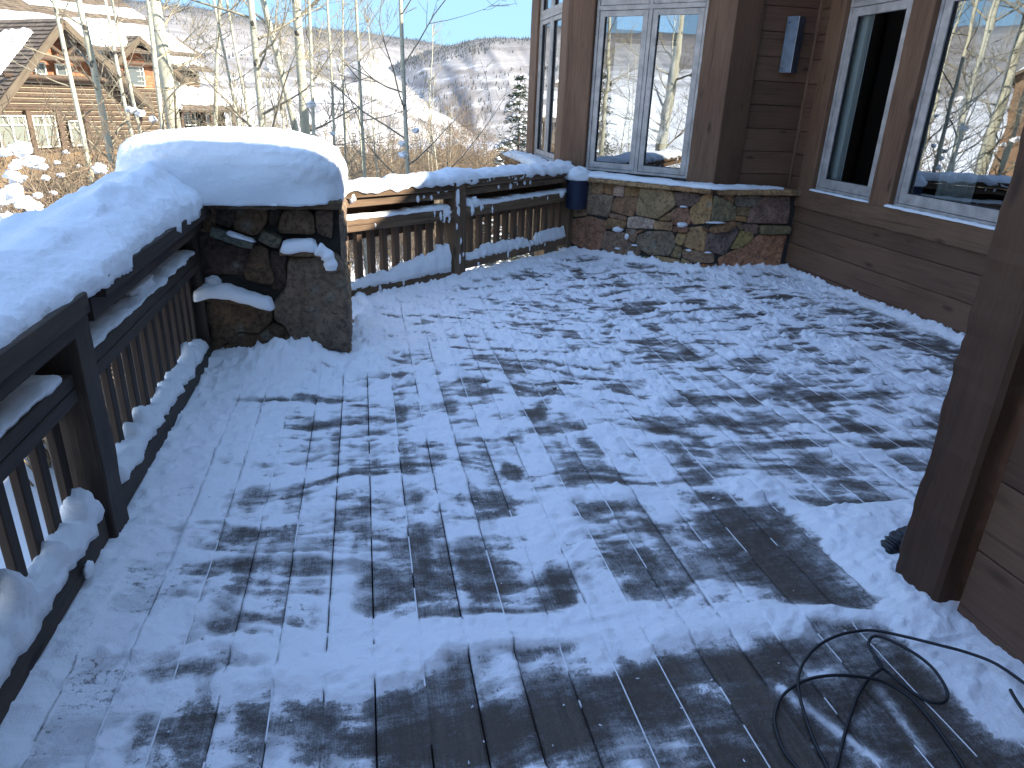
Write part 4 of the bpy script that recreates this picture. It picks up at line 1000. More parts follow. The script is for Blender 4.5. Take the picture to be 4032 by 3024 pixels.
# ------------------------------------------------------------------ snow on the deck furniture
def place_snow():
    # pillar mound
    snow_blob('snow_mound', (-.795, 4.93, 1.06), (.675, .50, .325), 'huge smooth rounded snow mound on the stone pillar, its far edge sunlit', seed=2, amp=.045, nsc=1.3, sub=170, zmin=.985, pw=3.4, namp2=.007)
    # left rail snow: deep lumpy ridge
    vs = []; y0, y1 = .3, 4.9; ny, nx = 300, 80; 
    for j in range(ny+1):
        y = y0+(y1-y0)*j/ny
        en = min(1, (y1-y)/.25); en = math.sqrt(max(0, 1-(1-en)**2)) if y1-y < .25 else 1
        for i in range(nx+1):
            u = i/nx; th = math.pi*u
            xf = -.925+.012*math.sin(y*5)+.018*mn.noise(Vector((y*7, 0, 3))); xb = -1.50+.05*mn.noise(Vector((y*1.7, 4, 1)))
            cx = math.cos(th); w = (xf-xb)/2; xm = (xf+xb)/2
            x = xm+math.copysign(abs(cx)**.72, cx)*w
            s = abs(math.sin(th))**.62
            # height: front hump, hollow, back hump
            uu = (x-xb)/(xf-xb)
            hump = .72+.30*math.exp(-((uu-.62)/.22)**2)*(1+.3*mn.noise(Vector((y*1.3, 1, 1))))+.08*math.exp(-((uu-.16)/.16)**2)*(1+mn.noise(Vector((y*2.2, 5, 1))))
            hump += .22*mn.fractal(Vector((x*3.2, y*1.6, .5)), .9, 2, 3)
            rd = mn.noise(Vector((x*2.4+y*1.1, y*2.3-x, 7))); hump += .14*(1-abs(rd)*3.0 if abs(rd) < .33 else 0)*(1 if uu < .75 else .3)
            hump *= np.interp(y, [1.5, 2.6, 3.0, 3.45, 3.9, 4.7], [.10, .105, .115, .175, .205, .20])
            z = .978+s*hump*en
            e = mn.fractal(Vector((x*14, y*14, z*14)), .9, 2, 4)*.005+mn.fractal(Vector((x*50, y*50, z*50)), .9, 2, 3)*.002
            lo = max(0, 1-s*hump/.05)
            drop = lo*(.03+.014*mn.noise(Vector((y*9, 0, 0)))+.012*mn.noise(Vector((y*38, 0, 0))))
            vs.append((x+e*(1 if cx > 0 else -1), y, z+e*.8-drop))
    m = MB(); r1 = nx+1
    fs = [(j*r1+i, j*r1+i+1, (j+1)*r1+i+1, (j+1)*r1+i) for j in range(ny) for i in range(nx)]
    fs += [(j*r1+nx, j*r1, (j+1)*r1, (j+1)*r1+nx) for j in range(ny)]; fs.append(tuple(range(nx, -1, -1))); fs.append(tuple(ny*r1+i for i in range(r1)))
    m.add(vs, fs); o = m.build('snow_ridge', SNOW, None, True); tag(o, 'deep lumpy ridge of shaded snow along the left railing cap', 'snow')
    # mid-rail shelves, left railing
    snow_loft('snow_strip', [(-1.085, 2.69, .688), (-1.085, 4.55, .682)], lambda t: .062, lambda t: .018+.012*max(0, math.sin(t*9)), 'thin snow strip on the left railing shelf beyond the near post', group='snow strips on the railing shelves', seed=5, drop=.006, flatp=4)
    snow_blob('snow', (-1.10, 3.62, .715), (.05, .17, .03), 'small hump of snow on the left railing shelf', seed=14, amp=.2, pw=2.6)
    snow_loft('snow_strip', [(-1.085, .4, .693), (-1.085, 2.47, .69)], lambda t: .06, lambda t: .02, 'thin snow strip on the left railing shelf before the near post', group='snow strips on the railing shelves', seed=6, drop=.006, flatp=4)
    # bottom rails
    lum = lambda a, b, sd, f: (lambda t: a+b*max(0, mn.noise(Vector((t*f, sd, 0)))+.35*mn.noise(Vector((t*f*3, sd, 2)))))
    snow_loft('snow_drift', [(-1.055, 2.70, .125), (-1.055, 4.5, .10)], lambda t: .052, lum(.06, .16, 3, 16), 'lumpy snow on the bottom rail of the left railing beyond the near post', group='lumpy snow on the bottom rails', seed=7, namp=.022, nsc=14, drop=.02)
    snow_loft('snow_drift', [(-1.055, .5, .145), (-1.055, 2.50, .125)], lambda t: .058, lum(.07, .14, 9, 15), 'lumpy snow on the bottom rail of the left railing before the near post', group='lumpy snow on the bottom rails', seed=8, namp=.022, nsc=14, drop=.02)
    g = 'lumpy snow on the bottom rails'
    snow_loft('snow_drift', [fp(-.05, .015, .055), fp(1.31, .015, .02)], lambda t: .05, lambda t: .05+.20*t**1.3+.05*mn.noise(Vector((t*14, 3, 0)))+.05*(t > .86)*(1-t)*6, 'tall ragged wedge of snow banked on the bottom rail left of the middle post', group=g, seed=9, namp=.026, nsc=12, drop=.02)
    snow_loft('snow_drift', [fp(1.50, .015, .085), fp(2.65, .015, .09)], lambda t: .045, lambda t: .05+.05*math.sin(t*3.1)+.05*abs(mn.noise(Vector((t*13, 8, 0)))), 'ragged snow on the bottom rail right of the middle post', group=g, seed=10, namp=.022, nsc=14, drop=.02)
    snow_loft('snow_drift', [fp(2.60, .015, .09), fp(3.36, .015, .10)], lambda t: .045, lambda t: .04+.09*(t > .25)+.03*mn.noise(Vector((t*13, 2, 0))), 'block of snow at the right end of the far bottom rail', group=g, seed=11, namp=.018, nsc=14, drop=.015)
    # far railing cap and shelves
    snow_loft('snow_ridge', [fp(-.22, .12, .885), fp(.70, .12, .875), fp(1.30, .12, .865)], lambda t: .195, lambda t: .05+.03*mn.noise(Vector((t*6, 1, 0)))+.03*(t > .6), 'sunlit snow on the far railing cap beside the pillar', seed=12, drop=.045, nsc=8, namp=.016)
    snow_loft('snow_ridge', [fp(1.22, .14, .868), fp(2.2, .14, .872), fp(3.45, .12, .878)], lambda t: .20, lambda t: .075+.035*mn.noise(Vector((t*5+3, 1, 0)))+.03*math.exp(-((t-.12)/.12)**2), 'shaded uneven snow on the far railing cap up to the bay', seed=13, drop=.05, nsc=8, namp=.02)
    g2 = 'snow strips on the railing shelves'
    snow_loft('snow_strip', [fp(-.1, .05, .648), fp(1.30, .05, .622)], lambda t: .085, lambda t: .022+.03*max(0, mn.noise(Vector((t*7, 5, 0))))+.02*(t > .7), 'snow strip on the far shelf left of the middle post, half of it in sun', group=g2, seed=15, drop=.012)
    snow_loft('snow_strip', [fp(1.50, .05, .625), fp(3.36, .05, .640)], lambda t: .085, lambda t: .03+.05*math.exp(-(t/.12)**2)+.02*mn.noise(Vector((t*9, 5, 0))), 'snow strip on the far shelf right of the middle post', group=g2, seed=16, drop=.02)
    # splats on the rails' faces
    k = 0
    def splat(s, z, w, h, d=-.035, t=.018):
        nonlocal k
        p = fp(s, d, z); lab = 'snow splat '+('on the middle post of the far railing' if d < -.04 else 'on the '+('cap and upper rail' if z > .7 else 'mid rail' if z > .4 else 'bottom rail')+' of the far railing '+('left' if s < 1.4 else 'right')+' of its post')
        snow_blob('snow_splat', p, (w*.8, w*.6, h), lab, 'snow splats on the far railing', seed=60+k, amp=.5, nsc=2, sub=14); k += 1
    for (s, z, w, h) in ((.82, .755, .02, .028), (.90, .765, .012, .014), (1.0, .75, .016, .022), (.30, .57, .012, .018), (1.04, .62, .012, .05), (1.12, .57, .02, .04), (.62, .02, .012, .045), (.33, .0, .018, .035), (2.0, .78, .014, .02), (2.2, .775, .02, .028), (2.45, .80, .018, .03), (2.55, .80, .014, .026), (2.32, .79, .008, .014), (1.75, .60, .012, .018), (2.9, .60, .012, .02), (1.9, .56, .018, .03), (2.6, .62, .010, .012), (2.6, .06, .01, .03), (2.2, .055, .014, .04), (2.9, .07, .01, .02), (1.7, .02, .016, .02)):
        splat(s, z, w, h)
    for (s, z, w, h) in ((1.345, .72, .028, .085), (1.36, .60, .022, .045), (1.34, .45, .012, .03), (1.40, .30, .012, .03), (1.39, .12, .014, .045), (1.44, .16, .012, .02)):
        splat(s, z, w, h, d=-.05)
    for (s, z, w, h) in ((1.20, .60, .06, .05), (1.17, .545, .02, .04), (1.24, .54, .018, .045), (1.62, .66, .06, .05), (1.58, .59, .03, .06), (1.72, .60, .02, .04), (.05, .83, .04, .05), (1.20, .835, .03, .05), (1.10, .835, .03, .05), (2.28, .83, .03, .03), (.66, .865, .05, .02), (3.18, .63, .045, .045)):
        splat(s, z, w, h)
    snow_blob('snow_splat', (-.99, 2.24, .06), (.012, .035, .03), 'oval snow splat on the bottom rail before the near post', seed=31, amp=.3, sub=16)
    # ledges of the pillar
    def px45(x, y, yy=4.56): return hit(700+x/2.3707, 750+y/2.3707, (0, 1, 0), yy)
    a = [px45(*q) for q in ((140, 1000), (300, 975), (480, 985), (640, 1020), (780, 1060), (905, 1090))]
    snow_loft('snow_ledge', a, lambda t: .075, lambda t: .075-.03*abs(t-.45), 'thick snow slab on the lower ledge of the stone pillar', seed=17, drop=.02, nsc=12, namp=.012)
    snow_blob('snow', px45(330, 850, 4.62), (.05, .04, .035), 'lump of snow behind the lower ledge snow of the pillar', seed=18, amp=.3)
    a = [px45(*q, 4.56) for q in ((955, 560), (1080, 555), (1200, 545), (1320, 555))]
    snow_loft('snow_ledge', a, lambda t: .075, lambda t: .065, 'snow slab on the upper ledge of the stone pillar, its end drooping', seed=19, drop=.015, nsc=12, namp=.01)
    a = [px45(*q, 4.53) for q in ((1300, 540), (1380, 590), (1420, 660), (1430, 740))]
    m = MB(); m.tube(catmull(a, 6), [.04+.005*math.sin(i) for i in range(19)], 16); o = m.build('snow_droop', SNOW, None, True); tag(o, 'drooping tongue of snow hanging down the right side of the pillar', 'snow')
    snow_loft('snow_strip', [px45(450, 395), px45(730, 480)], lambda t: .05, lambda t: .018, 'thin snow line on the lichen grey ledge stone', seed=20, drop=.004)
    # snow on the stone cap of the bay
    ux = Vector((S2, -S2, 0)); pA = Vector((2.203, KST-2.203, 0)); pB = Vector((KST-7.10, 7.10, 0)); up = Vector((0, 0, 1)); nb = Vector((-S2, -S2, 0))
    snow_loft('snow_ledge', [Vector((2.26, 11.2, .826)), Vector((2.26, 8.7, .826))], lambda t: .13, lambda t: .05+.05*math.sin(t*3)+.02*mn.noise(Vector((t*12, 0, 0))), 'snow on the stone cap left of the bay corner', seed=21, drop=.03, namp=.018)
    snow_loft('snow_ledge', [pA-nb*.0+up*.826-ux*.08, pA-nb*.02+ux*.75+up*.826, pB-nb*.03+up*.824, pB+Vector((.25, .03, .822)), Vector((4.5, 7.17, .820))], lambda t: .125-.06*max(0, t-.7)/.3, lambda t: .062-.034*t, 'snow along the stone cap below the double window', seed=22, drop=.012, namp=.012, nsc=8)
    snow_blob('snow', (2.30, 8.50, .87), (.20, .13, .09), 'heap of snow at the corner of the stone cap', seed=23, amp=.35, namp2=.01, sub=40)
    for i, (x, y, w, h, d) in enumerate(((1060, 838, .085, .032, .04), (1155, 915, .03, .035, .03), (1760, 790, .075, .028, .06), (1780, 590, .06, .012, .03), (2120, 765, .14, .010, .04), (1830, 1065, .04, .012, .03), (2040, 1090, .05, .008, .03), (1240, 1010, .05, .01, .03), (1060, 1045, .05, .012, .03), (1200, 1100, .06, .03, .03))):
        p = hit(2050+x/2.765, 600+y/2.765, (S2, S2, 0), (KST-d*1.2)*S2)
        snow_blob('snow_lump', p, (w*.8, w*.8 if False else .035, h), ('round snow pad on the broad grey stone in the lower left of the rubble base', 'small snow knob below and right of the round snow pad', 'snow pad on the reddish block jutting from the middle of the rubble base', 'thin snow line above the reddish block under the purple stone', 'long thin snow line on the sloping stones at the bay corner', 'short snow line over the dark red stone low on the base', 'thin snow edge at the right of the dark red low stone', 'snow in the slanting joint right of the lower left grey stone', 'snow dab low on the lower left grey stone', 'snow lump at the foot of the slanting joint')[i], 'snow lumps on the rubble base', seed=70+i, amp=.35, sub=18)
    # window sills
    snow_loft('snow_strip', [(XW-.015, 6.86, .850), (XW-.015, 5.91, .850)], lambda t: .03, lambda t: .014, 'thin snow line on the sill of the screened window', group='snow lines on window sills', seed=24, drop=.004, namp=.004, nsc=20)
    snow_loft('snow_strip', [(XW-.015, 5.70, .850), (XW-.015, 3.5, .850)], lambda t: .03, lambda t: .018, 'thin snow line on the sill of the large window', group='snow lines on window sills', seed=25, drop=.006, namp=.005, nsc=20)
    # loose pieces on the deck
    a = [hit(x*1.8228, y*1.8228, (0, SLOPE, 1), .05) for x, y in ((773, 638), (782, 650), (795, 662), (806, 668))]
    m = MB(); m.tube(catmull(a, 5), [.03, .045, .05, .052, .053, .053, .054, .055, .055, .054, .053, .052, .05, .045, .04, .03], 14); o = m.build('snow_chunk', SNOW, None, True); tag(o, 'broken snow roll lying by the pillar at the foot of the far railing', 'snow')
    for i in range(16):
        a = azel; x = R.uniform(0, 4.2); y = R.uniform(4.6, 7.0)
        if x+y > 10.2: continue
        r = R.uniform(.008, .022); snow_blob('snow_crumb', (x, y, dz(y)+r*.8+.006), (r*1.3, r, r*.8), 'snow crumb lying on the swept deck', 'snow crumbs on the deck', seed=200+i, amp=.3, sub=10)
    V = MB(); rc = random.Random(4)
    for i in range(420):
        x = rc.uniform(-.9, 1.8) if i < 260 else rc.uniform(-.3, 4.3); y = rc.uniform(1.2, 4.5) if i < 260 else rc.uniform(3.5, 7.5)
        if x+y > 10.3: continue
        r = rc.uniform(.0018, .0045) if i < 260 else rc.uniform(.004, .010); c = Vector((x, y, dz(y)+r*.6+.004)); an = rc.uniform(0, 6.28); el = rc.uniform(1, 2.6)
        vs = []
        for d in ((1, 0, 0), (-1, 0, 0), (0, 1, 0), (0, -1, 0), (0, 0, 1), (0, 0, -1)):
            q = Vector((d[0]*r*el, d[1]*r, d[2]*r*.8))*rc.uniform(.7, 1.3); q.rotate(Matrix.Rotation(an, 3, 'Z')); vs.append(c+q)
        V.add(vs, [(0, 2, 4), (2, 1, 4), (1, 3, 4), (3, 0, 4), (2, 0, 5), (1, 2, 5), (3, 1, 5), (0, 3, 5)])
    tag(V.build('snow_grit', SNOW), 'loose grains and flakes of snow scattered on the deck boards', 'snow', kind='stuff')
    for i, (px, py) in enumerate(((1180, 617), (1112, 607), (1196, 842), (1168, 597), (965, 610))):
        p = at_floor(px*1.8228, py*1.8228); m = MB(); an = R.random()*6; r = .022
        vs = [(p.x+math.cos(an+t)*r*f, p.y+math.sin(an+t)*r*f, p.z+.012+.01*math.sin(t*2)) for t, f in ((0, 1.3), (1, .6), (2.2, .7), (3.1, 1.2), (4.2, .7), (5.2, .6))]
        m.add(vs, [(0, 1, 2, 3, 4, 5)])
        o = m.build('dry_leaf', LEAF); tag(o, 'curled dry brown leaf on the snowy deck', 'leaf', 'dry leaves on the deck')
place_snow()

# ------------------------------------------------------------------ terrain
def ip(a, tab): return np.interp(a, [t[0] for t in tab], [t[1] for t in tab])
RIDGES = [ # distance, crest elevation (deg) by azimuth, front slope, ridge darkness, seed
 (500, [(-180, 3), (-60, 2.5), (-30, .6), (-16, .7), (-8, .8), (-3, .9), (0, .75), (3, .15), (6.5, -1.35), (9, -2.9), (12, -4.6), (16, -6), (40, -6), (60, -4), (100, 0), (180, 3)], .10, 0, 3, 5),
 (1300, [(-180, 3), (-60, 3.0), (-20, 2.4), (-12, 2.0), (-6, 2.3), (-2, 2.9), (0, 3.30), (1.5, 2.4), (3, 1.0), (5, -.4), (8, -2.8), (12, -5), (40, -6), (100, 0), (180, 3)], .16, .15, 6, 11),
 (2300, [(-180, 2), (-30, 1), (-6, -1), (0, 1.0), (1.2, 1.5), (3, 2.35), (5, 3.15), (6.9, 3.62), (8.5, 4.05), (10, 4.22), (12.6, 4.2), (16, 4.6), (30, 5.2), (60, 5), (120, 4), (180, 2)], .165, .55, 8, 23),
 (3900, [(-180, 4), (-60, 5.6), (-25, 5.3), (-16, 5.15), (-12.5, 5.1), (-10, 5.0), (-4.5, 4.28), (.67, 4.19), (2.6, 4.0), (5, 3.78), (7, 3.5), (10, 3.2), (30, 3), (180, 4)], .155, 1, 10, 37)]
def terrain_z(x, y, want=False):
    r = np.hypot(x, y); az = np.degrees(np.arctan2(x, y))
    azf = np.abs(((az+25+180) % 360)-180)
    z = -3.0-.045*np.maximum(r-9, 0)+.5*(fbm(x*.07, y*.07, 5, 3)-.5)
    z = np.where(r > 110, -7.55-.16*(r-110), z)
    z = np.maximum(z, -160)
    rid = np.zeros_like(r); 
    for D, tab, sl, dk, amp, sd in RIDGES:
        cr = H+D*np.tan(np.radians(ip(az, tab)))
        jit = (fbm(az*.5, r*0, sd, 4)-.5)*amp*.6
        d = D-r
        t = cr+jit*.6-np.where(d > 0, d*sl, -d*.5)-np.where(d > 0, 0, 0)
        gul = (np.abs(fbm(az*.55+r*.0014, r*.0004, sd+50, 3)-.5)*2)
        t = t-amp*.8*(1-gul)**2*np.clip(d/250, 0, 1)
        t = t+amp*1.2*(fbm(x*.004, y*.004, sd+80, 5)-.5)*np.clip(np.abs(d)/150, 0, 1)
        m = t > z; rid = np.where(m, dk*np.clip(1-d/ (D*.16), 0, 1), rid); z = np.where(m, t, z)
    return (z, rid) if want else z
def build_terrain():
    az = np.concatenate([np.arange(-180, -40, 1.5), np.arange(-40, 24, .12), np.arange(24, 180.1, 1.5)])
    rr = [2.0]
    while rr[-1] < 6500: rr.append(rr[-1]*1.018+.05)
    rr = np.array(rr)
    A, Rr = np.meshgrid(np.radians(az), rr); X = Rr*np.sin(A); Y = Rr*np.cos(A)
    Z, rid = terrain_z(X, Y, True)
    azd = np.degrees(A)
    # woods: more on the crests and in bands
    wd = np.zeros_like(Z)
    el = np.degrees(np.arctan2(Z-H, Rr))
    far = sst(650, 1250, Rr)
    wd += far*(.13+.12*sst(1.8, 4.0, el+.5*(fbm(X*.003, Y*.003, 7, 3)-.5)))+rid*.17
    wd += far*.16*np.exp(-((el-(.75+.02*azd+.10*np.sin(azd*.9)))/.16)**2)*(azd > 4)
    wd += far*.14*np.exp(-((el-(2.05+.3*np.sin(azd*.55)))/.18)**2)*(azd > 3)
    wd += far*.16*sst(.56, .75, vn(azd*1.3-el*1.1, el*.35+azd*.12, 99))*(el < .6)*(azd > 4)
    mid = sst(150, 350, Rr)*(1-sst(900, 1600, Rr)); wd += mid*(.02+.12*sst(.50, .66, fbm(X*.012, Y*.02, 17, 3)))
    wd += mid*.24*np.exp(-((el-(1.0-.22*azd+.35*np.sin(azd*.7)+.5*(fbm(azd*.8, Rr*0, 91, 3)-.5)))/.13)**2)+mid*.20*np.exp(-((el-(-.4-.25*azd+.3*np.sin(azd*.5+2)))/.15)**2)
    wd += np.where(Rr < 300, -.3, 0)
    ny, nx = Z.shape; idx = np.arange(ny*nx).reshape(ny, nx)
    fc = np.stack([idx[:-1, :-1], idx[:-1, 1:], idx[1:, 1:], idx[1:, :-1]], -1).reshape(-1, 4)[:, ::-1]
    o = mesh_np('terrain', np.stack([X.ravel(), Y.ravel(), Z.ravel()], 1), fc, HILLM, True, dict(ridge=rid.ravel(), woods=wd.ravel()))
    tag(o, 'snow covered slopes and wooded hills across the valley', kind='structure')
build_terrain()
def gz(x, y): return float(terrain_z(np.array([float(x)]), np.array([float(y)]))[0])

def far_woods():
    """tiny conifers and bare groves on the far crests: beyond counting"""
    n = 13000; rs = np.random.RandomState(5)
    az = rs.uniform(-26, 16, n); k = rs.rand(n)
    D = np.where(k < .3, 3900-np.abs(rs.normal(0, 220, n)), np.where(k < .62, 2300-np.abs(rs.normal(0, 230, n)), rs.uniform(1200, 3800, n)))
    x = D*np.sin(np.radians(az)); y = D*np.cos(np.radians(az)); z, rid = terrain_z(x, y, True)
    keep = (fbm(x*.004, y*.004, 55, 4) > .50)|(rid > .8*rs.rand(n)+.25)
    x, y, z = x[keep], y[keep], z[keep]; m = len(x)
    h = rs.uniform(4, 9, m); w = h*.2
    px = y/np.hypot(x, y); py = -x/np.hypot(x, y)
    A = np.stack([x-px*w, y-py*w, z-1], 1); B = np.stack([x+px*w, y+py*w, z-1], 1); C = np.stack([x+py*w, y-px*w, z-1], 1); T = np.stack([x, y, z+h], 1)
    co = np.stack([A, B, C, T], 1).reshape(-1, 3); i = np.arange(m)*4
    f = np.concatenate([np.stack([i, i+1, i+3], 1), np.stack([i+1, i+2, i+3], 1), np.stack([i+2, i, i+3], 1)])
    o = mesh_np('distant_forest', co, f, m_simple('distant_forest', (.05, .058, .06), .9), False)
    tag(o, 'dark far-off woods on the crests and hillsides across the valley', 'forest', kind='stuff')
far_woods()

# ------------------------------------------------------------------ the log house next door
def neighbour():
    az = math.radians(41); u = Vector((math.sin(az), math.cos(az), 0)); v = Vector((-math.cos(az), math.sin(az), 0)); up = Vector((0, 0, 1))
    O = Vector((-15.97, 47.38, .10))-u*.42
    root = empty('log_house', O+Vector((0, 0, -2.5)), 'large log house with steep gables, orange shingles and snowy shake roofs', 'house')
    def W(a, b, z): return O+u*a+v*b+up*z
    def slab(mb, pts, t):
        """thick sheet from a 3-D quad"""
        n = (pts[1]-pts[0]).cross(pts[3]-pts[0]).normalized()*t; b = [p-n for p in pts]
        mb.add(list(pts)+b, [(0, 1, 2, 3), (7, 6, 5, 4), (0, 4, 5, 1), (1, 5, 6, 2), (2, 6, 7, 3), (3, 7, 4, 0)])
    def shakes(name, p00, p10, p11, p01, course=.3, t=.05):
        """roof plane laid in stepped courses, eave edge p00-p10"""
        m = MB(); L = (p01-p00).length; n = max(1, int(L/course)); nn = (p10-p00).cross(p01-p00).normalized()
        if nn.z < 0: nn = -nn
        for i in range(n):
            a0 = p00.lerp(p01, i/n); b0 = p10.lerp(p11, i/n); a1 = p00.lerp(p01, (i+1)/n); b1 = p10.lerp(p11, (i+1)/n)
            W_ = (b0-a0).length; k = max(1, int(W_/.5))
            for j in range(k):
                c = R.uniform(.75, 1.15); q0, q1 = j/k, (j+1)/k-.02/W_
                A, B, C, D = a0.lerp(b0, q0), a0.lerp(b0, q1), a1.lerp(b1, q1), a1.lerp(b1, q0)
                e = R.uniform(0, .03); dn_ = (a0-a1).normalized()*e
                m.add([A+nn*(t+.03)+dn_, B+nn*(t+.03)+dn_, C+nn*.02, D+nn*.02, A+dn_, B+dn_], [(0, 1, 2, 3), (4, 5, 1, 0)], None, (c, c, c))
        slab(m, [p00, p10, p11, p01] if (p10-p00).cross(p01-p00).z > 0 else [p10, p00, p01, p11], .12)
        return part(m, name, ROOFSH, root)
    def snowsheet(p00, p10, p11, p01, lo, hi, seed, t=.28, label=None, ul=0, uh=1, ragged=.10):
        """snow lying on part of a roof plane: lo..hi = fraction up the slope, ragged edges"""
        m = MB(); nu, nv = 70, 34; nn = (p10-p00).cross(p01-p00).normalized()
        if nn.z < 0: nn = -nn
        vs = []; 
        for j in range(nv+1):
            for i in range(nu+1):
                a = ul+(uh-ul)*i/nu; b0 = lo+ragged*.8*mn.fractal(Vector((a*7, seed, 0)), .9, 2, 4); b1 = hi+ragged*mn.fractal(Vector((a*7, seed+5, 0)), .9, 2, 4)
                b1 = max(b1, b0+.01); b_ = b0+(b1-b0)*j/nv
                aa = a+ragged*.12*mn.noise(Vector((b_*9, seed, 3)))
                p = p00.lerp(p10, aa).lerp(p01.lerp(p11, aa), b_)
                e = min(1, min(j, nv-j)/2.5, min(i, nu-i)/1.5); e = math.sqrt(max(0, 1-(1-e)**2))
                vs.append(p+nn*(.06+t*e*(.75+.35*mn.noise(Vector((a*6, b_*5, seed))))))
        m.add(vs, [(j*(nu+1)+i, j*(nu+1)+i+1, (j+1)*(nu+1)+i+1, (j+1)*(nu+1)+i) for j in range(nv) for i in range(nu)])
        return part(m, 'roof_snow', SNOW_FAR, root, True)
    def logs(a0, a1, b, z0, z1, hgt=.27, roof=None):
        m = MB(); ch = MB(); z = z0; 
        while z < z1:
            x0, x1 = a0, a1
            if roof: x0 = max(a0, roof(z+hgt)[0]); x1 = min(a1, roof(z+hgt)[1])
            if x1-x0 > .3:
                n = max(2, int((x1-x0)/.6)); pts = [W(x0+(x1-x0)*i/n, b+.02*mn.noise(Vector((i, z, 0))), z+hgt/2+.012*mn.noise(Vector((i*.7, z*3, 9)))) for i in range(n+1)]
                c = R.uniform(.85, 1.1); m.tube(pts, hgt*.475, 10, tint=(c, c, c))
                ch.beam(W(x0, b-.0, z+hgt), W(x1, b-.0, z+hgt), .16, .035, bev=.003)
            z += hgt
        l = part(m, 'log_wall', LOGWOOD, root, True); part(ch, 'chinking', CREAM_CH, root)
    CREAM_CH = m_simple('pale_chinking', (.38, .31, .20), .8)
    def win(a0, a1, z0, z1, b, cols=2, lites=0, head=.55, trimw=.0, glow=None):
        f = MB(); t = .07
        for (s0, s1, za, zb) in ((a0, a1, z0, z0+t), (a0, a1, z1-t, z1), (a0, a0+t, z0+t, z1-t), (a1-t, a1, z0+t, z1-t)):
            f.beam(W(s0, b-.06, (za+zb)/2) if s1-s0 > zb-za else W((s0+s1)/2, b-.06, za), W(s1, b-.06, (za+zb)/2) if s1-s0 > zb-za else W((s0+s1)/2, b-.06, zb), .10 if s1-s0 > zb-za else s1-s0, zb-za if s1-s0 > zb-za else .10, up=up if s1-s0 > zb-za else v, bev=.005)
        for c in range(1, cols):
            x = a0+(a1-a0)*c/cols; f.beam(W(x, b-.05, z0+t), W(x, b-.05, z1-t), .08, .08, up=v, bev=.004)
        if head:
            f.beam(W(a0+t, b-.045, z1-head), W(a1-t, b-.045, z1-head), .08, .07, bev=.004)
            for c in range(cols*3):
                x = a0+(a1-a0)*(c+.5)/(cols*3); f.beam(W(x, b-.04, z1-head), W(x, b-.04, z1-t), .025, .03, up=v, bev=.002)
        if lites:
            for c in range(lites):
                zz = z0+(z1-z0)*(c+1)/(lites+1); f.beam(W(a0+(a1-a0)*.62, b-.045, zz), W(a1-t, b-.045, zz), .03, .03, bev=.002)
            f.beam(W(a0+(a1-a0)*.82, b-.045, z0+t), W(a0+(a1-a0)*.82, b-.045, z1-t), .03, .03, up=v, bev=.002)
        w = part(f, 'window', CREAM, root)
        g = MB(); g.quad(W(a0+t, b-.02, z0+t), W(a1-t, b-.02, z0+t), W(a1-t, b-.02, z1-t), W(a0+t, b-.02, z1-t)); part(g, 'pane', glow or NGL, w)
    NGL = m_simple('far_window_pane', (.10, .115, .11), .12, 0, .8); NGL2 = m_simple('pale_blind_behind_pane', (.17, .18, .145), .3)
    def shingles(poly, b, name='shingle_wall', mat=SHINGLE_O):
        """gable infill of shingle courses"""
        m = MB(); zs = [p[1] for p in poly]; z = min(zs); zt = max(zs); h = .2; k = 0
        while z < zt-.02:
            xs = []
            for i in range(len(poly)):
                (xa, za), (xb, zb) = poly[i], poly[(i+1) % len(poly)]; zm = min(z+h*.5, zt-.01)
                if (za-zm)*(zb-zm) < 0: xs.append(xa+(xb-xa)*(zm-za)/(zb-za))
            if len(xs) >= 2:
                x0, x1 = min(xs), max(xs); x = x0
                while x < x1-.03:
                    w = min(R.uniform(.12, .3), x1-x); c = R.uniform(.7, 1.2)
                    m.add([W(x, b-.03, z), W(x+w-.01, b-.03, z), W(x+w-.01, b, z+h), W(x, b, z+h)], [(0, 1, 2, 3)], None, (c, c, c)); x += w
            z += h
        part(m, name, mat, root)
        bk = MB(); bk.add([W(x, b+.03, z) for x, z in poly], [tuple(range(len(poly)))]); part(bk, 'wall_backing', DARKROOM, root)
    SH2 = m_wood('cedar_shingle', (.24, .09, .045), (.34, .15, .075), .85, knots=False, gs=(5, 5, 5))
    # ---- gable 1
    ax, az_ = 0, 4.73; sl1 = (4.73-.42)/4.12; rl = lambda z: (-(az_-.35-z)/sl1, (az_-.35-z)/.92)
    logs(-4.3, 5.2, .35, .10, 1.68, roof=rl)
    logs(-4.6, 5.4, .35, -2.2, .05)
    shingles([(-2.2, 1.68), (2.6, 1.68), (0, 4.1)], .45, mat=SH2)
    win(-1.45, -.85, 1.85, 2.5, .30, 1, head=0); win(-.32, .28, 1.82, 2.45, .30, 1, head=0)
    win(-4.07, -2.55, -1.95, -.22, .12, 2, head=.5, glow=NGL2); win(-2.25, -.98, -1.92, -.22, .12, 2, head=.5, glow=NGL2); win(-.3, .5, -1.9, -.5, .12, 1, head=.4, glow=NGL2)
    for x in (-4.35, -2.4, -.78, .75):
        t = MB(); t.beam(W(x, .05, -2.3), W(x, .05, .02), .26, .30, up=v, rough=.01); part(t, 'log_post', LOGWOOD, root)
    # truss in front of the gable
    def log(a, bb, r=.13, name='truss_log'): 
        m = MB(); m.tube([a.lerp(bb, i/6) for i in range(7)], r, 10); part(m, name, LOGWOOD, root, True)
    log(W(-1.75, -.35, 2.70), W(1.95, -.35, 2.78), .16); log(W(0, -.35, 2.75), W(0, -.35, 4.3), .15)
    log(W(-.1, -.35, 2.9), W(-.95, -.35, 3.5), .12); log(W(.1, -.35, 2.9), W(.9, -.35, 3.55), .12)
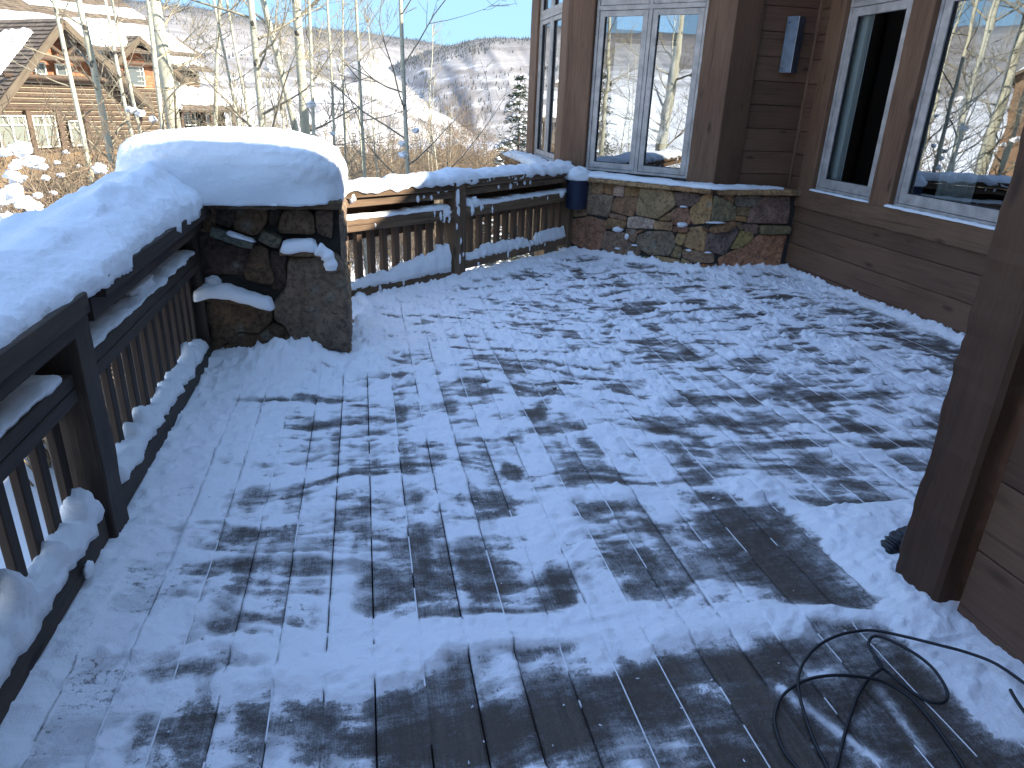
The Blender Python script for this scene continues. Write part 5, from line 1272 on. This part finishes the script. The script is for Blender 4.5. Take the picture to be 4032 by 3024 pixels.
    log(W(-3.3, -.2, 1.75), W(3.0, -.2, 1.75), .13)
    def gable_roof(a, z, wl, zl, wr, zr, b0, b1, fasc=.26):
        P = lambda x, b_, zz: W(x, b_, zz)
        shakes('roof', P(a-wl, b0, zl), P(a-wl, b1, zl), P(a, b1, z), P(a, b0, z)); shakes('roof', P(a+wr, b0, zr), P(a+wr, b1, zr), P(a, b1, z), P(a, b0, z))
        f = MB()
        f.beam(P(a, b0-.05, z-fasc*.7), P(a-wl, b0-.05, zl-fasc*.7), .10, fasc*1.25, bev=.01, side=-v); f.beam(P(a, b0-.05, z-fasc*.7), P(a+wr, b0-.05, zr-fasc*.7), .10, fasc*1.25, bev=.01, side=-v)
        f.beam(P(a, b0+.0, z-fasc*1.5), P(a-wl, b0+.0, zl-fasc*1.5), .10, fasc*.7, bev=.01, side=-v); f.beam(P(a, b0+.0, z-fasc*1.5), P(a+wr, b0+.0, zr-fasc*1.5), .10, fasc*.7, bev=.01, side=-v)
        part(f, 'fascia', OLDTRIM, root)
    gable_roof(0, 4.73, 5.4, 4.73-5.4*sl1, 4.6, .45, -.75, 6.5)
    P = lambda x, b_, zz: W(x, b_, zz)
    snowsheet(P(-5.4, -.75, 4.73-5.4*sl1), P(-5.4, 6.5, 4.73-5.4*sl1), P(0, 6.5, 4.73), P(0, -.75, 4.73), .50, .86, 1, ul=.22, uh=1.)
    snowsheet(P(4.6, -.75, .45), P(4.6, 6.5, .45), P(0, 6.5, 4.73), P(0, -.75, 4.73), .0, .93, 2, ul=.10, uh=1.)
    # ---- gable 2, stepped back
    shingles([(6.15, 1.0), (9.4, 1.0), (9.4, 2.2), (7.79, 4.0), (6.15, 2.2)], 5.0, mat=SH2)
    logs(5.0, 10.5, 5.0, -2.2, 1.25)
    win(6.85, 8.2, 1.45, 2.70, 4.9, 1, lites=3, head=0); win(5.95, 6.5, 1.45, 2.6, 4.9, 2, head=0)
    gable_roof(7.79, 4.57, 2.3, 2.55, 3.4, 1.9, 4.2, 11, .22)
    snowsheet(P(11.2, 4.2, 1.9), P(11.2, 11, 1.9), P(7.79, 11, 4.57), P(7.79, 4.2, 4.57), .05, .9, 3, ul=.1)
    snowsheet(P(5.49, 4.2, 2.55), P(5.49, 11, 2.55), P(7.79, 11, 4.57), P(7.79, 4.2, 4.57), .1, .8, 13, ul=.3)
    log(P(6.5, 4.6, 2.85), P(9.2, 4.6, 2.85), .12)
    # long main roof behind both gables, falling toward us, and the rear wing
    shakes('roof', P(-9, 4.2, 3.6), P(12.8, 4.2, 3.6), P(12.0, 12, 7.4), P(-9, 12, 7.4), .32)
    snowsheet(P(-9, 4.2, 3.6), P(12.8, 4.2, 3.6), P(12.0, 12, 7.4), P(-9, 12, 7.4), .05, .46, 4, ul=.02, uh=.98, ragged=.07)
    snowsheet(P(-9, 4.2, 3.6), P(12.8, 4.2, 3.6), P(12.0, 12, 7.4), P(-9, 12, 7.4), .62, .74, 5, ul=.60, uh=.98, ragged=.05)
    shakes('roof', P(12.0, 12, 7.4), P(-9, 12, 7.4), P(-9, 12.01, 7.41), P(12, 12.01, 7.41))
    ch = MB(); ch.box(0, 1, 0, 1, 0, 1); ch = MB(); c0 = W(3.6, 10, 7); ch.beam(c0, c0+up*2.6, 1.2, 1.2, up=(0, 1, 0), rough=.02); part(ch, 'chimney', m_simple('orange_stone_chimney', (.38, .22, .11), .9, var=3), root)
    # right wing
    shakes('roof', P(10.6, 8.6, 2.9), P(17.3, 8.6, 2.75), P(15.0, 12, 4.9), P(9, 12, 5.2), .3)
    snowsheet(P(10.6, 8.6, 2.9), P(17.3, 8.6, 2.75), P(15.0, 12, 4.9), P(9, 12, 5.2), .12, .97, 6, ul=.02, uh=.93)
    shingles([(10.8, -.3), (16.3, -.3), (16.3, 2.9), (10.8, 2.9)], 9.6, mat=LOGWOOD); logs(12.2, 16.2, 9.5, .3, 2.5)
    win(13.0, 14.2, 1.5, 2.4, 9.35, 2, head=0)
    # lower shed roof and porch
    shakes('roof', P(12.2, 6.9, -.15), P(18.2, 6.9, -.15), P(17.0, 9.6, 1.35), P(12.0, 9.6, 1.5), .3)
    snowsheet(P(12.2, 6.9, -.15), P(18.2, 6.9, -.15), P(17.0, 9.6, 1.35), P(12.0, 9.6, 1.5), .22, 1.0, 7)
    snowsheet(P(9.4, 6.0, .2), P(12.4, 6.9, -.1), P(12.0, 9.6, 1.6), P(9.4, 9.0, 2.2), .0, 1.0, 8)
    m = MB()
    for i in range(9): m.tube([P(12.4+i*.68, 6.75, -.32), P(12.4+i*.68, 8.4, .45)], .09, 8)
    part(m, 'rafter_tails', LOGWOOD, root)
    m = MB(); q = lambda a, z: P(a, 8.6, z); m.quad(q(12.2, -3), q(17.6, -3), q(17.6, -.1), q(12.2, -.1)); part(m, 'wall', DARKROOM, root)
    for x in (12.5, 15.2, 17.4): log(P(x, 7.3, -3.2), P(x, 7.3, -.2), .16, 'log_post')
    win(13.2, 14.6, -1.3, -.35, 8.5, 2, head=0); win(15.6, 16.6, -1.4, -.4, 8.5, 2, head=0)
    # side walls closing the bodies, stone foundation
    m = MB(); m.quad(P(-4.6, .4, -4), P(5.4, .4, -4), P(5.4, .4, -2.1), P(-4.6, .4, -2.1)); m.quad(P(5.4, .4, -4), P(5.4, 5, -4), P(5.4, 5, .6), P(5.4, .4, .6)); m.quad(P(5.4, 5, -4), P(12.2, 5, -4), P(12.2, 5, -2.1), P(5.4, 5, -2.1))
    part(m, 'stone_foundation', m_simple('warm_foundation_stone', (.20, .125, .06), .9, var=2.5, bumpn=3), root)
    m = MB(); m.quad(P(-4.6, .45, -4), P(-4.6, 12, -4), P(-4.6, 12, 1.0), P(-4.6, .45, .2)); m.quad(P(16.3, 9.6, -4), P(16.3, 14, -4), P(16.3, 14, 2.9), P(16.3, 9.6, 2.9)); m.quad(P(-9, 4.6, -4), P(-4.6, 4.6, -4), P(-4.6, 4.6, 3.6), P(-9, 4.6, 3.6)); m.quad(P(-9, 4.6, -4), P(-9, 14, -4), P(-9, 14, 4), P(-9, 4.6, 3.6)); m.quad(P(10.4, 5, -2), P(10.4, 10, -2), P(10.4, 10, 3), P(10.4, 5, 1.9))
    part(m, 'wall', LOGWOOD, root)
neighbour()

def cabin(o, rz, w, d, h, pitch, label, wallm, seed, group=None, storeys=1):
    """a further house: walls, gabled snowy roof, windows"""
    rr = random.Random(seed); M = Matrix.Translation(o)@Matrix.Rotation(rz, 4, 'Z')
    root = empty('house', o, label, 'house', group, rz)
    def T(x, y, z): return M@Vector((x, y, z))
    m = MB()
    for (a, b) in (((-w/2, -d/2), (w/2, -d/2)), ((w/2, -d/2), (w/2, d/2)), ((w/2, d/2), (-w/2, d/2)), ((-w/2, d/2), (-w/2, -d/2))):
        m.quad(T(*a, -3), T(*b, -3), T(*b, h), T(*a, h))
    rg = h+w/2*pitch
    for y in (-d/2, d/2): m.add([T(-w/2, y, h), T(w/2, y, h), T(0, y, rg)], [(0, 1, 2)])
    part(m, 'wall', wallm, root)
    for sgn in (-1, 1):
        e = .6; m = MB(); a = [T(sgn*(w/2+e), -d/2-e, h-e*pitch), T(sgn*(w/2+e), d/2+e, h-e*pitch), T(0, d/2+e, rg), T(0, -d/2-e, rg)]
        m.add(a+[p-Vector((0, 0, .2)) for p in a], [(0, 1, 2, 3), (4, 5, 6, 7), (0, 4, 5, 1), (3, 7, 4, 0), (2, 6, 7, 3), (1, 5, 6, 2)]); part(m, 'roof', OLDTRIM, root)
        m = MB(); nu = 16; vs = []
        for j in range(nu+1):
            for i in range(nu+1):
                u_, v_ = i/nu, j/nu; lo = .06+.08*mn.noise(Vector((u_*5, seed, sgn))); vv = lo+(1-lo)*v_
                p = a[0].lerp(a[1], .02+.96*u_).lerp(a[3].lerp(a[2], .02+.96*u_), vv); ee = min(1, min(i, nu-i)/1.5, j/1.5+.0)
                vs.append(p+Vector((0, 0, .02+.4*ee**.5*(.8+.4*mn.noise(Vector((u_*4, v_*4, seed)))))))
        m.add(vs, [(j*(nu+1)+i, j*(nu+1)+i+1, (j+1)*(nu+1)+i+1, (j+1)*(nu+1)+i) for j in range(nu) for i in range(nu)]); part(m, 'roof_snow', SNOW_FAR, root, True)
    for s in range(storeys):
        for i in range(3):
            x = -w/2+w*(i+.5)/3; z = .8+s*2.9
            if z+1.4 > h+1: continue
            f = MB(); f.box(0, 0, 0, 0, 0, 0); f = MB(); f.beam(T(x-.6, -d/2-.05, z+.7), T(x+.6, -d/2-.05, z+.7), .1, 1.4, bev=.02); wn = part(f, 'window', CREAM, root)
            g = MB(); q = lambda xx, zz: T(xx, -d/2-.11, zz); g.quad(q(x-.5, z+.1), q(x+.5, z+.1), q(x+.5, z+1.3), q(x-.5, z+1.3)); part(g, 'pane', GPANE, wn)
    return root
GPANE = m_simple('grey_pane', (.12, .15, .16), .1, 0, .9)
TANW = m_wood('tan_siding', (.13, .078, .045), (.19, .12, .072), .8, knots=False, gs=(1, 1, 8)); OCW = m_wood('ochre_siding', (.38, .27, .12), (.5, .38, .2), .8, knots=False, gs=(1, 1, 8))
def ground_at(px, py, D):
    p = at_dist(px, py, D); return Vector((p.x, p.y, gz(p.x, p.y)))
p = at_dist(1800, 600, 120); cabin(Vector((p.x, p.y, p.z-3.0)), math.radians(-4), 11, 9, 2.6, .35, 'low brown cabin among bare trees below the valley, a broad snow roof', TANW, 3)
p = at_dist(1925, 605, 105); cabin(Vector((p.x, p.y, p.z-2.6)), math.radians(18), 5, 7, 2.8, .45, 'small ochre cabin beside the big snowy spruce', OCW, 4)
p = at_dist(1705, 590, 150); cabin(Vector((p.x, p.y, p.z-3)), math.radians(30), 9, 9, 2.6, .4, 'distant reddish cabin half hidden by brush left of the others', TANW, 5)
cabin(Vector((-36, 36, gz(-36, 36)+1.5)), math.radians(48), 13, 12, 7.6, .65, 'tall tan house up the slope to the left, seen mirrored in the large window', TANW, 8, storeys=3)
cabin(Vector((-24, 25, gz(-24, 25)-1.2)), math.radians(40), 7, 7, 2.2, .8, 'small steep-roofed cabin up the left slope, seen mirrored in the large window', TANW, 9)

# ------------------------------------------------------------------ trees
def tube_np(V, F, pts, rad, n):
    b = len(V); m = len(pts); ref = None
    for i in range(m):
        t = pts[min(i+1, m-1)]-pts[max(i-1, 0)]; t = t.normalized() if t.length > 1e-9 else Vector((0, 0, 1))
        u = t.orthogonal().normalized() if ref is None else ref-t*ref.dot(t)
        u = u.normalized() if u.length > 1e-6 else t.orthogonal().normalized(); ref = u; w = t.cross(u)
        for k in range(n):
            a = 6.28318*k/n; V.append(pts[i]+(u*math.cos(a)+w*math.sin(a))*rad[i])
    for i in range(m-1):
        for k in range(n): F.append((b+i*n+k, b+i*n+(k+1) % n, b+(i+1)*n+(k+1) % n, b+(i+1)*n+k))
def grow(V, F, rr, p, d, L, r, depth, up=.15, tw=3):
    """a branch with side twigs"""
    n = 6 if depth > 1 else 4; pts = [p]; rad = [r]; dd = d.normalized(); q = p
    for i in range(n):
        dd = (dd+Vector((rr.gauss(0, .11), rr.gauss(0, .11), rr.gauss(0, .09)+up*.5))).normalized(); q = q+dd*(L/n); pts.append(q); rad.append(max(.0028, r*(1-.82*(i+1)/n)))
    tube_np(V, F, pts, rad, 5 if r > .012 else 3)
    if depth <= 0: return
    k = int(tw*(1.0+L*.9)) if depth > 1 else int(tw*.8+L*2.2)
    for j in range(k):
        t = rr.uniform(.22, 1.0); f = t*n; i = min(n-1, int(f)); s = pts[i].lerp(pts[i+1], f-i); a = (pts[i+1]-pts[i]).normalized()
        o = a.orthogonal().normalized(); o.rotate(Matrix.Rotation(rr.uniform(0, 6.28), 3, a))
        nd = (a*rr.uniform(.5, 1.0)+o*rr.uniform(.55, 1.0)+Vector((0, 0, .12))).normalized()
        grow(V, F, rr, s, nd, L*rr.uniform(.28, .52)*(1.15-t*.5), max(.003, rad[i]*.55), depth-1, up, tw)
def aspen_mesh(seed, h, r0, first, nb, depth=3, lean=(0, 0), bl=1.8, fork=None, wob=.05, tw=3):
    rr = random.Random(seed); V, F = [], []; n = 22; pts = []; rad = []; q = Vector((0, 0, 0)); off = Vector((seed, 0, 0))
    for i in range(n+1):
        t = i/n; q = Vector((lean[0]*t*h+wob*h*mn.noise(Vector((t*2.3, seed, 0)))*t, lean[1]*t*h+wob*h*mn.noise(Vector((t*2.3, seed, 5)))*t, t*h)); pts.append(q)
        rad.append(r0*(1-.80*t**1.15)*(1.25 if i == 0 else 1)+.004)
    tube_np(V, F, pts, rad, 12)
    TV, TF = V, F; V, F = [], []
    for j in range(nb):
        t = first+(1-first)*((j+rr.random())/nb); f = t*n; i = min(n-1, int(f)); s = pts[i].lerp(pts[i+1], f-i); an = rr.uniform(0, 6.28)
        el = rr.uniform(.25, .95); d = Vector((math.cos(an), math.sin(an), math.tan(el)*.8)).normalized()
        L = bl*(1.15-t*.75)*rr.uniform(.55, 1.25); grow(V, F, rr, s-d*rad[i]*.3, d, L, min(rad[i]*.42, .012+L*.011), depth-1, .12, tw)
    # twiggy top
    for j in range(5):
        d = Vector((rr.gauss(0, .4), rr.gauss(0, .4), 1)); grow(V, F, rr, pts[-2], d, bl*.5, rad[-1]*1.2, 1, .1, tw)
    return (TV, TF), (V, F)
def mk(name, vf, mat, smooth=True):
    me = bpy.data.meshes.new(name); me.from_pydata([tuple(v) for v in vf[0]], [], vf[1]); me.update()
    if smooth: me.shade_smooth()
    me.materials.append(mat); return me
def tree_obj(meshes, loc, rz, sc, label, cat, name, group, names=('trunk', 'crown')):
    root = empty(name, loc, label, cat, group, rz); root.scale = (sc, sc, sc)
    for nme, me in zip(names, meshes):
        o = link(bpy.data.objects.new(nme, me)); o.parent = root
    return root

GA = 'bare aspens on the slope beyond the railing'
def feature(px, wpx, D, label, seed, h=13, first=.22, nb=30, lean=(0, 0), py=420, bl=1.8, depth=3, tw=3.6, wob=.03, dark=False):
    p = at_dist(px, py, D); z = gz(p.x, p.y)-.3; r = wpx*D/2900/2
    hh = max(h, 6)
    # the trunk passes through p: shift the foot back along the lean
    t = (p.z-z)/hh
    foot = Vector((p.x-lean[0]*(p.z-z), p.y-lean[1]*(p.z-z), z))
    a, b = aspen_mesh(seed, hh, r*1.25, first, nb, depth, lean, bl, wob=wob, tw=tw)
    return tree_obj([mk('trunk', a, ASPEN), mk('crown', b, TWIG)], foot, 0, 1, label, 'aspen', 'aspen_tree', GA)
feature(640, 46, 13, 'thick white aspen trunk with black eye scars in front of the log house', 1, 14, .30, 22, (.015, 0), 250, 1.9)
feature(615, 17, 11, 'slim pale aspen standing just left of the thickest trunk', 2, 11, .25, 20, (.004, 0), 300, 1.4)
feature(375, 22, 14, 'pale aspen in front of the right half of the log gable', 3, 12, .2, 22, (0, 0), 300, 1.6)
feature(404, 12, 15, 'thin aspen twinned with the pale one before the log gable', 4, 10, .2, 18, (.01, 0), 420, 1.4)
feature(280, 14, 12, 'slim aspen crossing the apex of the log gable, its foot in shade', 5, 11, .22, 20, (.006, 0), 300, 1.4)
feature(1020, 25, 12, 'aspen with a low fork above the pillar snow', 6, 12, .3, 26, (0, 0), 350, 2.0)
feature(1180, 33, 13, 'stout white aspen right of the forked one above the pillar', 7, 15, .35, 26, (.004, 0), 200, 2.0)
feature(1100, 24, 13.5, 'white aspen leaning left across the two big trunks', 8, 12, .35, 18, (-.17, .05), 250, 1.7)
feature(1222, 13, 11, 'thin curved aspen close to the right side of the stout white one', 9, 11, .25, 22, (.01, 0), 250, 1.5)
feature(1305, 10, 12, 'slender aspen over the right end of the pillar snow', 10, 10, .2, 22, (.012, 0), 300, 1.4)
feature(1355, 7, 13, 'very thin leaning sapling above the pillar edge', 11, 9, .15, 20, (.03, 0), 300, 1.2)
feature(1418, 11, 11, 'slender aspen standing clear against the white hill', 12, 11, .18, 26, (.01, 0), 300, 1.5)
feature(1592, 16, 10, 'aspen with long arching branches standing alone against the sky', 13, 11, .12, 30, (.012, 0), 300, 2.4, tw=3)
feature(470, 12, 17, 'slanting thin aspen before the second gable', 14, 11, .2, 18, (-.10, 0), 330, 1.5)
feature(520, 11, 18, 'second slanting thin aspen below the small dormer window', 15, 11, .2, 18, (-.08, 0), 380, 1.5)
feature(905, 9, 14, 'dark stemmed aspen in the thicket left of the forked one', 16, 11, .1, 30, (-.06, 0), 300, 1.8)
feature(850, 14, 16, 'crooked aspen in the thicket left above the pillar', 17, 12, .12, 30, (.10, 0), 300, 2.0)
feature(955, 10, 17, 'aspen hidden in the twig thicket behind the forked one', 18, 11, .12, 28, (-.03, 0), 300, 1.8)

PROTO = []
for i in range(7):
    a, b = aspen_mesh(100+i, 9.5, .035+.015*(i % 3), .12, 26, 3, (R.uniform(-.03, .03), R.uniform(-.03, .03)), 1.6, wob=.05, tw=3.3); PROTO.append((mk('trunk', a, ASPEN), mk('crown', b, TWIG)))
places = []
rt = random.Random(21)
def ok(x, y):
    if y > 4 and x > -1 and x-y > -9.5 and y < 14 and x > 1.5: return False
    return True
for i in range(34):
    az = rt.uniform(-9, 9); D = rt.uniform(14, 46)
    if az > 4: D = max(D, 26)
    if 7.5 < az: continue
    places.append((az, D, 'f'))
for i in range(13): places.append((rt.uniform(-60, -23), rt.uniform(11, 30), 'm'))
for i in range(22): places.append((rt.uniform(-120, -68), rt.uniform(9, 26), 's'))
WHERE = {}
for i, (az, D, k) in enumerate(places):
    x, y = D*math.sin(math.radians(az)), D*math.cos(math.radians(az))
    sc = rt.uniform(.45, .85) if k == 'f' else rt.uniform(.7, 1.1)
    lab = {'f': 'one of the many thin bare aspens in the thicket beyond the railing', 'm': 'bare aspen on the left slope mirrored in the large window', 's': 'bare aspen left of the deck mirrored in the bay window'}[k]
    g_ = {'f': 'thin bare aspens of the thicket', 'm': 'aspens mirrored in the large window', 's': 'aspens mirrored in the bay window'}[k]
    tree_obj(PROTO[i % 7], (x, y, gz(x, y)-.3), rt.uniform(0, 6.28), sc, lab, 'aspen', 'aspen_tree', g_)
# a few strong trunks for the bay's reflection
for i, (x, y) in enumerate(((-8.0, 2.9), (-10.6, 4.6), (-12.5, 3.2), (-9.3, 4.9), (-15, 6.2), (-16, 3.6))):
    a, b = aspen_mesh(300+i, 12, (.17, .07, .09, .05, .10, .08)[i], .2, 30, 3, (0, 0), 2.0, tw=3.4)
    tree_obj([mk('trunk', a, ASPEN), mk('crown', b, TWIG)], (x, y, gz(x, y)), 0, 1, ('thick aspen left of the deck, mirrored in the right casement', 'thin aspen left of the deck, mirrored in the left casement', 'aspen behind the thick one, mirrored in the right casement', 'slender aspen mirrored at the left edge of the left casement', 'farther aspen mirrored in the left casement', 'farther aspen mirrored in the right casement')[i], 'aspen', 'aspen_tree', GA)

# brush
def brush_mesh(seed, n=26, h=1.7, spread=.9, depth=2):
    rr = random.Random(seed); V, F = [], []
    for i in range(n):
        an = rr.uniform(0, 6.28); d = Vector((math.cos(an)*spread*rr.random(), math.sin(an)*spread*rr.random(), 1)).normalized()
        grow(V, F, rr, Vector((rr.gauss(0, .12), rr.gauss(0, .12), 0)), d, h*rr.uniform(.6, 1.1), .009, depth, .05, 2.4)
    return mk('brush', (V, F), BROWNTWIG)
BR_ = [brush_mesh(500+i, 22, 1.7, .8, 3) for i in range(5)]; TB_ = [brush_mesh(520+i, 13, 3.4, .55, 3) for i in range(4)]
rb_ = random.Random(33)
for i in range(220):
    tall = False
    if i < 115: az = rb_.uniform(-22.5, -7.5); D = rb_.uniform(9.5, 34) if i > 34 else rb_.uniform(9.5, 13); az = az if i > 34 else rb_.uniform(-24, -15); D = max(D, 13) if az > -13 else D
    elif i < 165: az = rb_.uniform(-8, 11); D = rb_.uniform(14, 40) if az < 3 else rb_.uniform(22, 44); tall = True
    else: az = rb_.uniform(-8, 12); D = rb_.uniform(30, 90)
    x, y = D*math.sin(math.radians(az)), D*math.cos(math.radians(az))
    o = link(bpy.data.objects.new('bare_shrub', TB_[i % 4] if tall else BR_[i % 5])); s = rb_.uniform(1.5, 2.0) if i < 35 else rb_.uniform(1.2, 2.1) if i < 115 else rb_.uniform(.7, 1.35)
    o.location = (x, y, gz(x, y)-.1); o.rotation_euler = (0, 0, rb_.uniform(0, 6.28)); o.scale = (s, s, s*rb_.uniform(.85, 1.15))
    if i < 115: tag(o, 'bare brown shrub in the brush below the log house', 'shrub', 'shrubs below the log house')
    elif tall: tag(o, 'tall many-stemmed bare shrub beyond the far railing', 'shrub', 'tall bare shrubs beyond the far railing')
    else: tag(o, 'low bare shrub down the slope beyond the far railing', 'shrub', 'low shrubs down the slope')
# snow clumps caught in twigs
CL = [(20, 600, 16, 9), (75, 640, 14, 9), (180, 700, 10, 9), (210, 760, 9, 9), (45, 690, 18, 9), (8, 790, 18, 8), (150, 770, 12, 8.5), (70, 860, 18, 8), (110, 935, 14, 8), (260, 600, 8, 11), (310, 655, 7, 11), (225, 640, 7, 10), (85, 590, 26, 9), (130, 640, 24, 9), (62, 700, 22, 9), (165, 655, 14, 9), (392, 665, 20, 10), (50, 760, 30, 8), (95, 800, 26, 8), (135, 815, 24, 8), (30, 860, 24, 8), (118, 880, 18, 8), (20, 930, 26, 7.5), (240, 690, 9, 11), (515, 432, 13, 13), (550, 445, 14, 13), (600, 470, 12, 13), (1060, 270, 14, 12), (1225, 412, 15, 11), (1585, 565, 12, 10), (1590, 610, 16, 10), (1635, 515, 11, 10), (60, 655, 14, 9), (150, 1000-90, 16, 8), (1310, 525, 9, 11), (1660, 380, 7, 10)]
for i, (px, py, w, D) in enumerate(CL):
    p = at_dist(px, py, D); r = w*D/2900
    snow_blob('snow_clump', p, (r*1.2, r, r*.8), 'sunlit snow clump caught in the brush left of the deep railing snow' if px < 300 else 'sunlit snow clump caught in bare twigs above the pillar or the far railing', 'snow clumps caught in twigs', seed=300+i, amp=.55, nsc=1.6, sub=22)

# spruces
def spruce_mesh(seed, h=9., r=2.3, snow=.45, lev=34, cards=9):
    rr = random.Random(seed); V, F = [], []; SV, SF = [], []; TV, TF = [], []
    tube_np(TV, TF, [Vector((0, 0, h*i/8)) for i in range(9)], [.13*(1-i/8.6) for i in range(9)], 8)
    for l in range(lev):
        t = (l+rr.random()*.6)/lev; z = h*(.04+.95*t); R_ = r*(1-t)**.85*rr.uniform(.72, 1.1)+.12; nb = 9 if t < .7 else 6
        for b in range(nb):
            an = rr.uniform(0, 6.28); d = Vector((math.cos(an), math.sin(an), 0)); sd = Vector((-d.y, d.x, 0)); n = max(3, int(R_/.20)); dr = rr.uniform(.15, .5)
            for i in range(n):
                s = (i+.6)/n; p = Vector((0, 0, z))+d*(R_*s)+Vector((0, 0, -dr*R_*s*s+.05*R_*s)); wd = .26*(1-s*.55)*(.5+R_*.35)
                for c in range(cards):
                    q = p+sd*rr.uniform(-wd, wd)+Vector((0, 0, rr.uniform(-.12, .05)))+d*rr.uniform(-.1, .1); L = rr.uniform(.10, .20); dv = (d*rr.uniform(.3, 1)+sd*rr.uniform(-1, 1)+Vector((0, 0, rr.uniform(-.5, .25)))).normalized()*L; wv = dv.cross(Vector((rr.gauss(0, 1), rr.gauss(0, 1), rr.gauss(0, 1)))).normalized()*.022
                    b0 = len(V); V += [q-wv, q+wv, q+dv+wv*.3, q+dv-wv*.3]; F.append((b0, b0+1, b0+2, b0+3))
                if rr.random() < snow*(.5+.6*s):
                    b0 = len(SV); k = 7; hh = rr.uniform(.035, .09)
                    for a in range(k):
                        th = 6.28*a/k; SV.append(p+sd*math.cos(th)*wd*rr.uniform(.5, 1.0)+d*math.sin(th)*R_/n*rr.uniform(.5, .9)+Vector((0, 0, .02)))
                    SV.append(p+Vector((0, 0, hh+.02))); SV.append(p-Vector((0, 0, .02)))
                    for a in range(k): SF.append((b0+a, b0+(a+1) % k, b0+k)); SF.append((b0+(a+1) % k, b0+a, b0+k+1))
    return mk('trunk', (TV, TF), SPRUCEBARK), mk('crown', (V, F), NEEDLE, False), mk('crown_snow', (SV, SF), SNOW_FAR)
SP = [spruce_mesh(700+i, 9+i, 2.3, .55) for i in range(2)]
SPS = [spruce_mesh(710+i, 7, 1.5, .38, 20, 5) for i in range(2)]
def put_spruce(px, pytop, D, proto, hbase, label, group=None, rot=0):
    p = at_dist(px, pytop, D); z = gz(p.x, p.y)-.3; s = (p.z-z)/hbase
    tree_obj(proto, (p.x, p.y, z), rot, s, label, 'spruce', 'spruce_tree', group, ('trunk', 'crown', 'crown_snow'))
put_spruce(2052, 278, 24, SP[0], 9, 'tall snow laden spruce beside the bay, against the hillside', rot=1)
put_spruce(1215, 470, 22, SPS[1], 7, 'small dark spruce behind the stout white aspen trunk')
for i, (px, py, D) in enumerate(((1345, 520, 60), (1392, 515, 62), (1455, 522, 58), (1290, 545, 50), (1770, 498, 80), (1824, 505, 75), (1908, 515, 70), (1970, 520, 66), (1700, 530, 80), (1545, 520, 70), (1500, 530, 66), (1640, 535, 70), (1735, 540, 95), (1860, 560, 90), (560, 520, 40), (760, 500, 60), (1090, 530, 60), (1880, 520, 120), (1590, 545, 100), (1420, 548, 90))):
    put_spruce(px, py, D, SPS[i % 2], 7, ('small spruce farther down the slope, left of the lone aspen' if px < 1592 else 'small spruce down the slope between the lone aspen and the bay'), 'small spruces down the slope', rot=i)
for i in range(7):
    x, y = R.uniform(-30, -16), R.uniform(0, 11); tree_obj(SPS[i % 2], (x, y, gz(x, y)), i, R.uniform(.9, 1.3), 'snowy spruce behind the left railing mirrored in the bay window', 'spruce', 'spruce_tree', 'spruces mirrored in the bay', ('trunk', 'crown', 'crown_snow'))
# ground cover of brush on the mid slope
def thicket():
    rr = random.Random(9); V, F = [], []
    for i in range(3400):
        az = math.radians(rr.uniform(-9, 12.5)); D = rr.uniform(24, 110); x, y = D*math.sin(az), D*math.cos(az); z = gz(x, y)
        for k in range(5):
            p = Vector((x+rr.gauss(0, .8), y+rr.gauss(0, .8), z-.1)); q = p+Vector((rr.gauss(0, .35), rr.gauss(0, .35), rr.uniform(1.0, 2.8))); tube_np(V, F, [p, p.lerp(q, .5)+Vector((rr.gauss(0, .1), 0, 0)), q], [.022, .016, .006], 3)
    me = mk('willow_thicket', (V, F), BROWNTWIG); o = link(bpy.data.objects.new('willow_thicket', me)); tag(o, 'purplish brown willow brush covering the lower slope', 'brush', kind='stuff')
thicket()
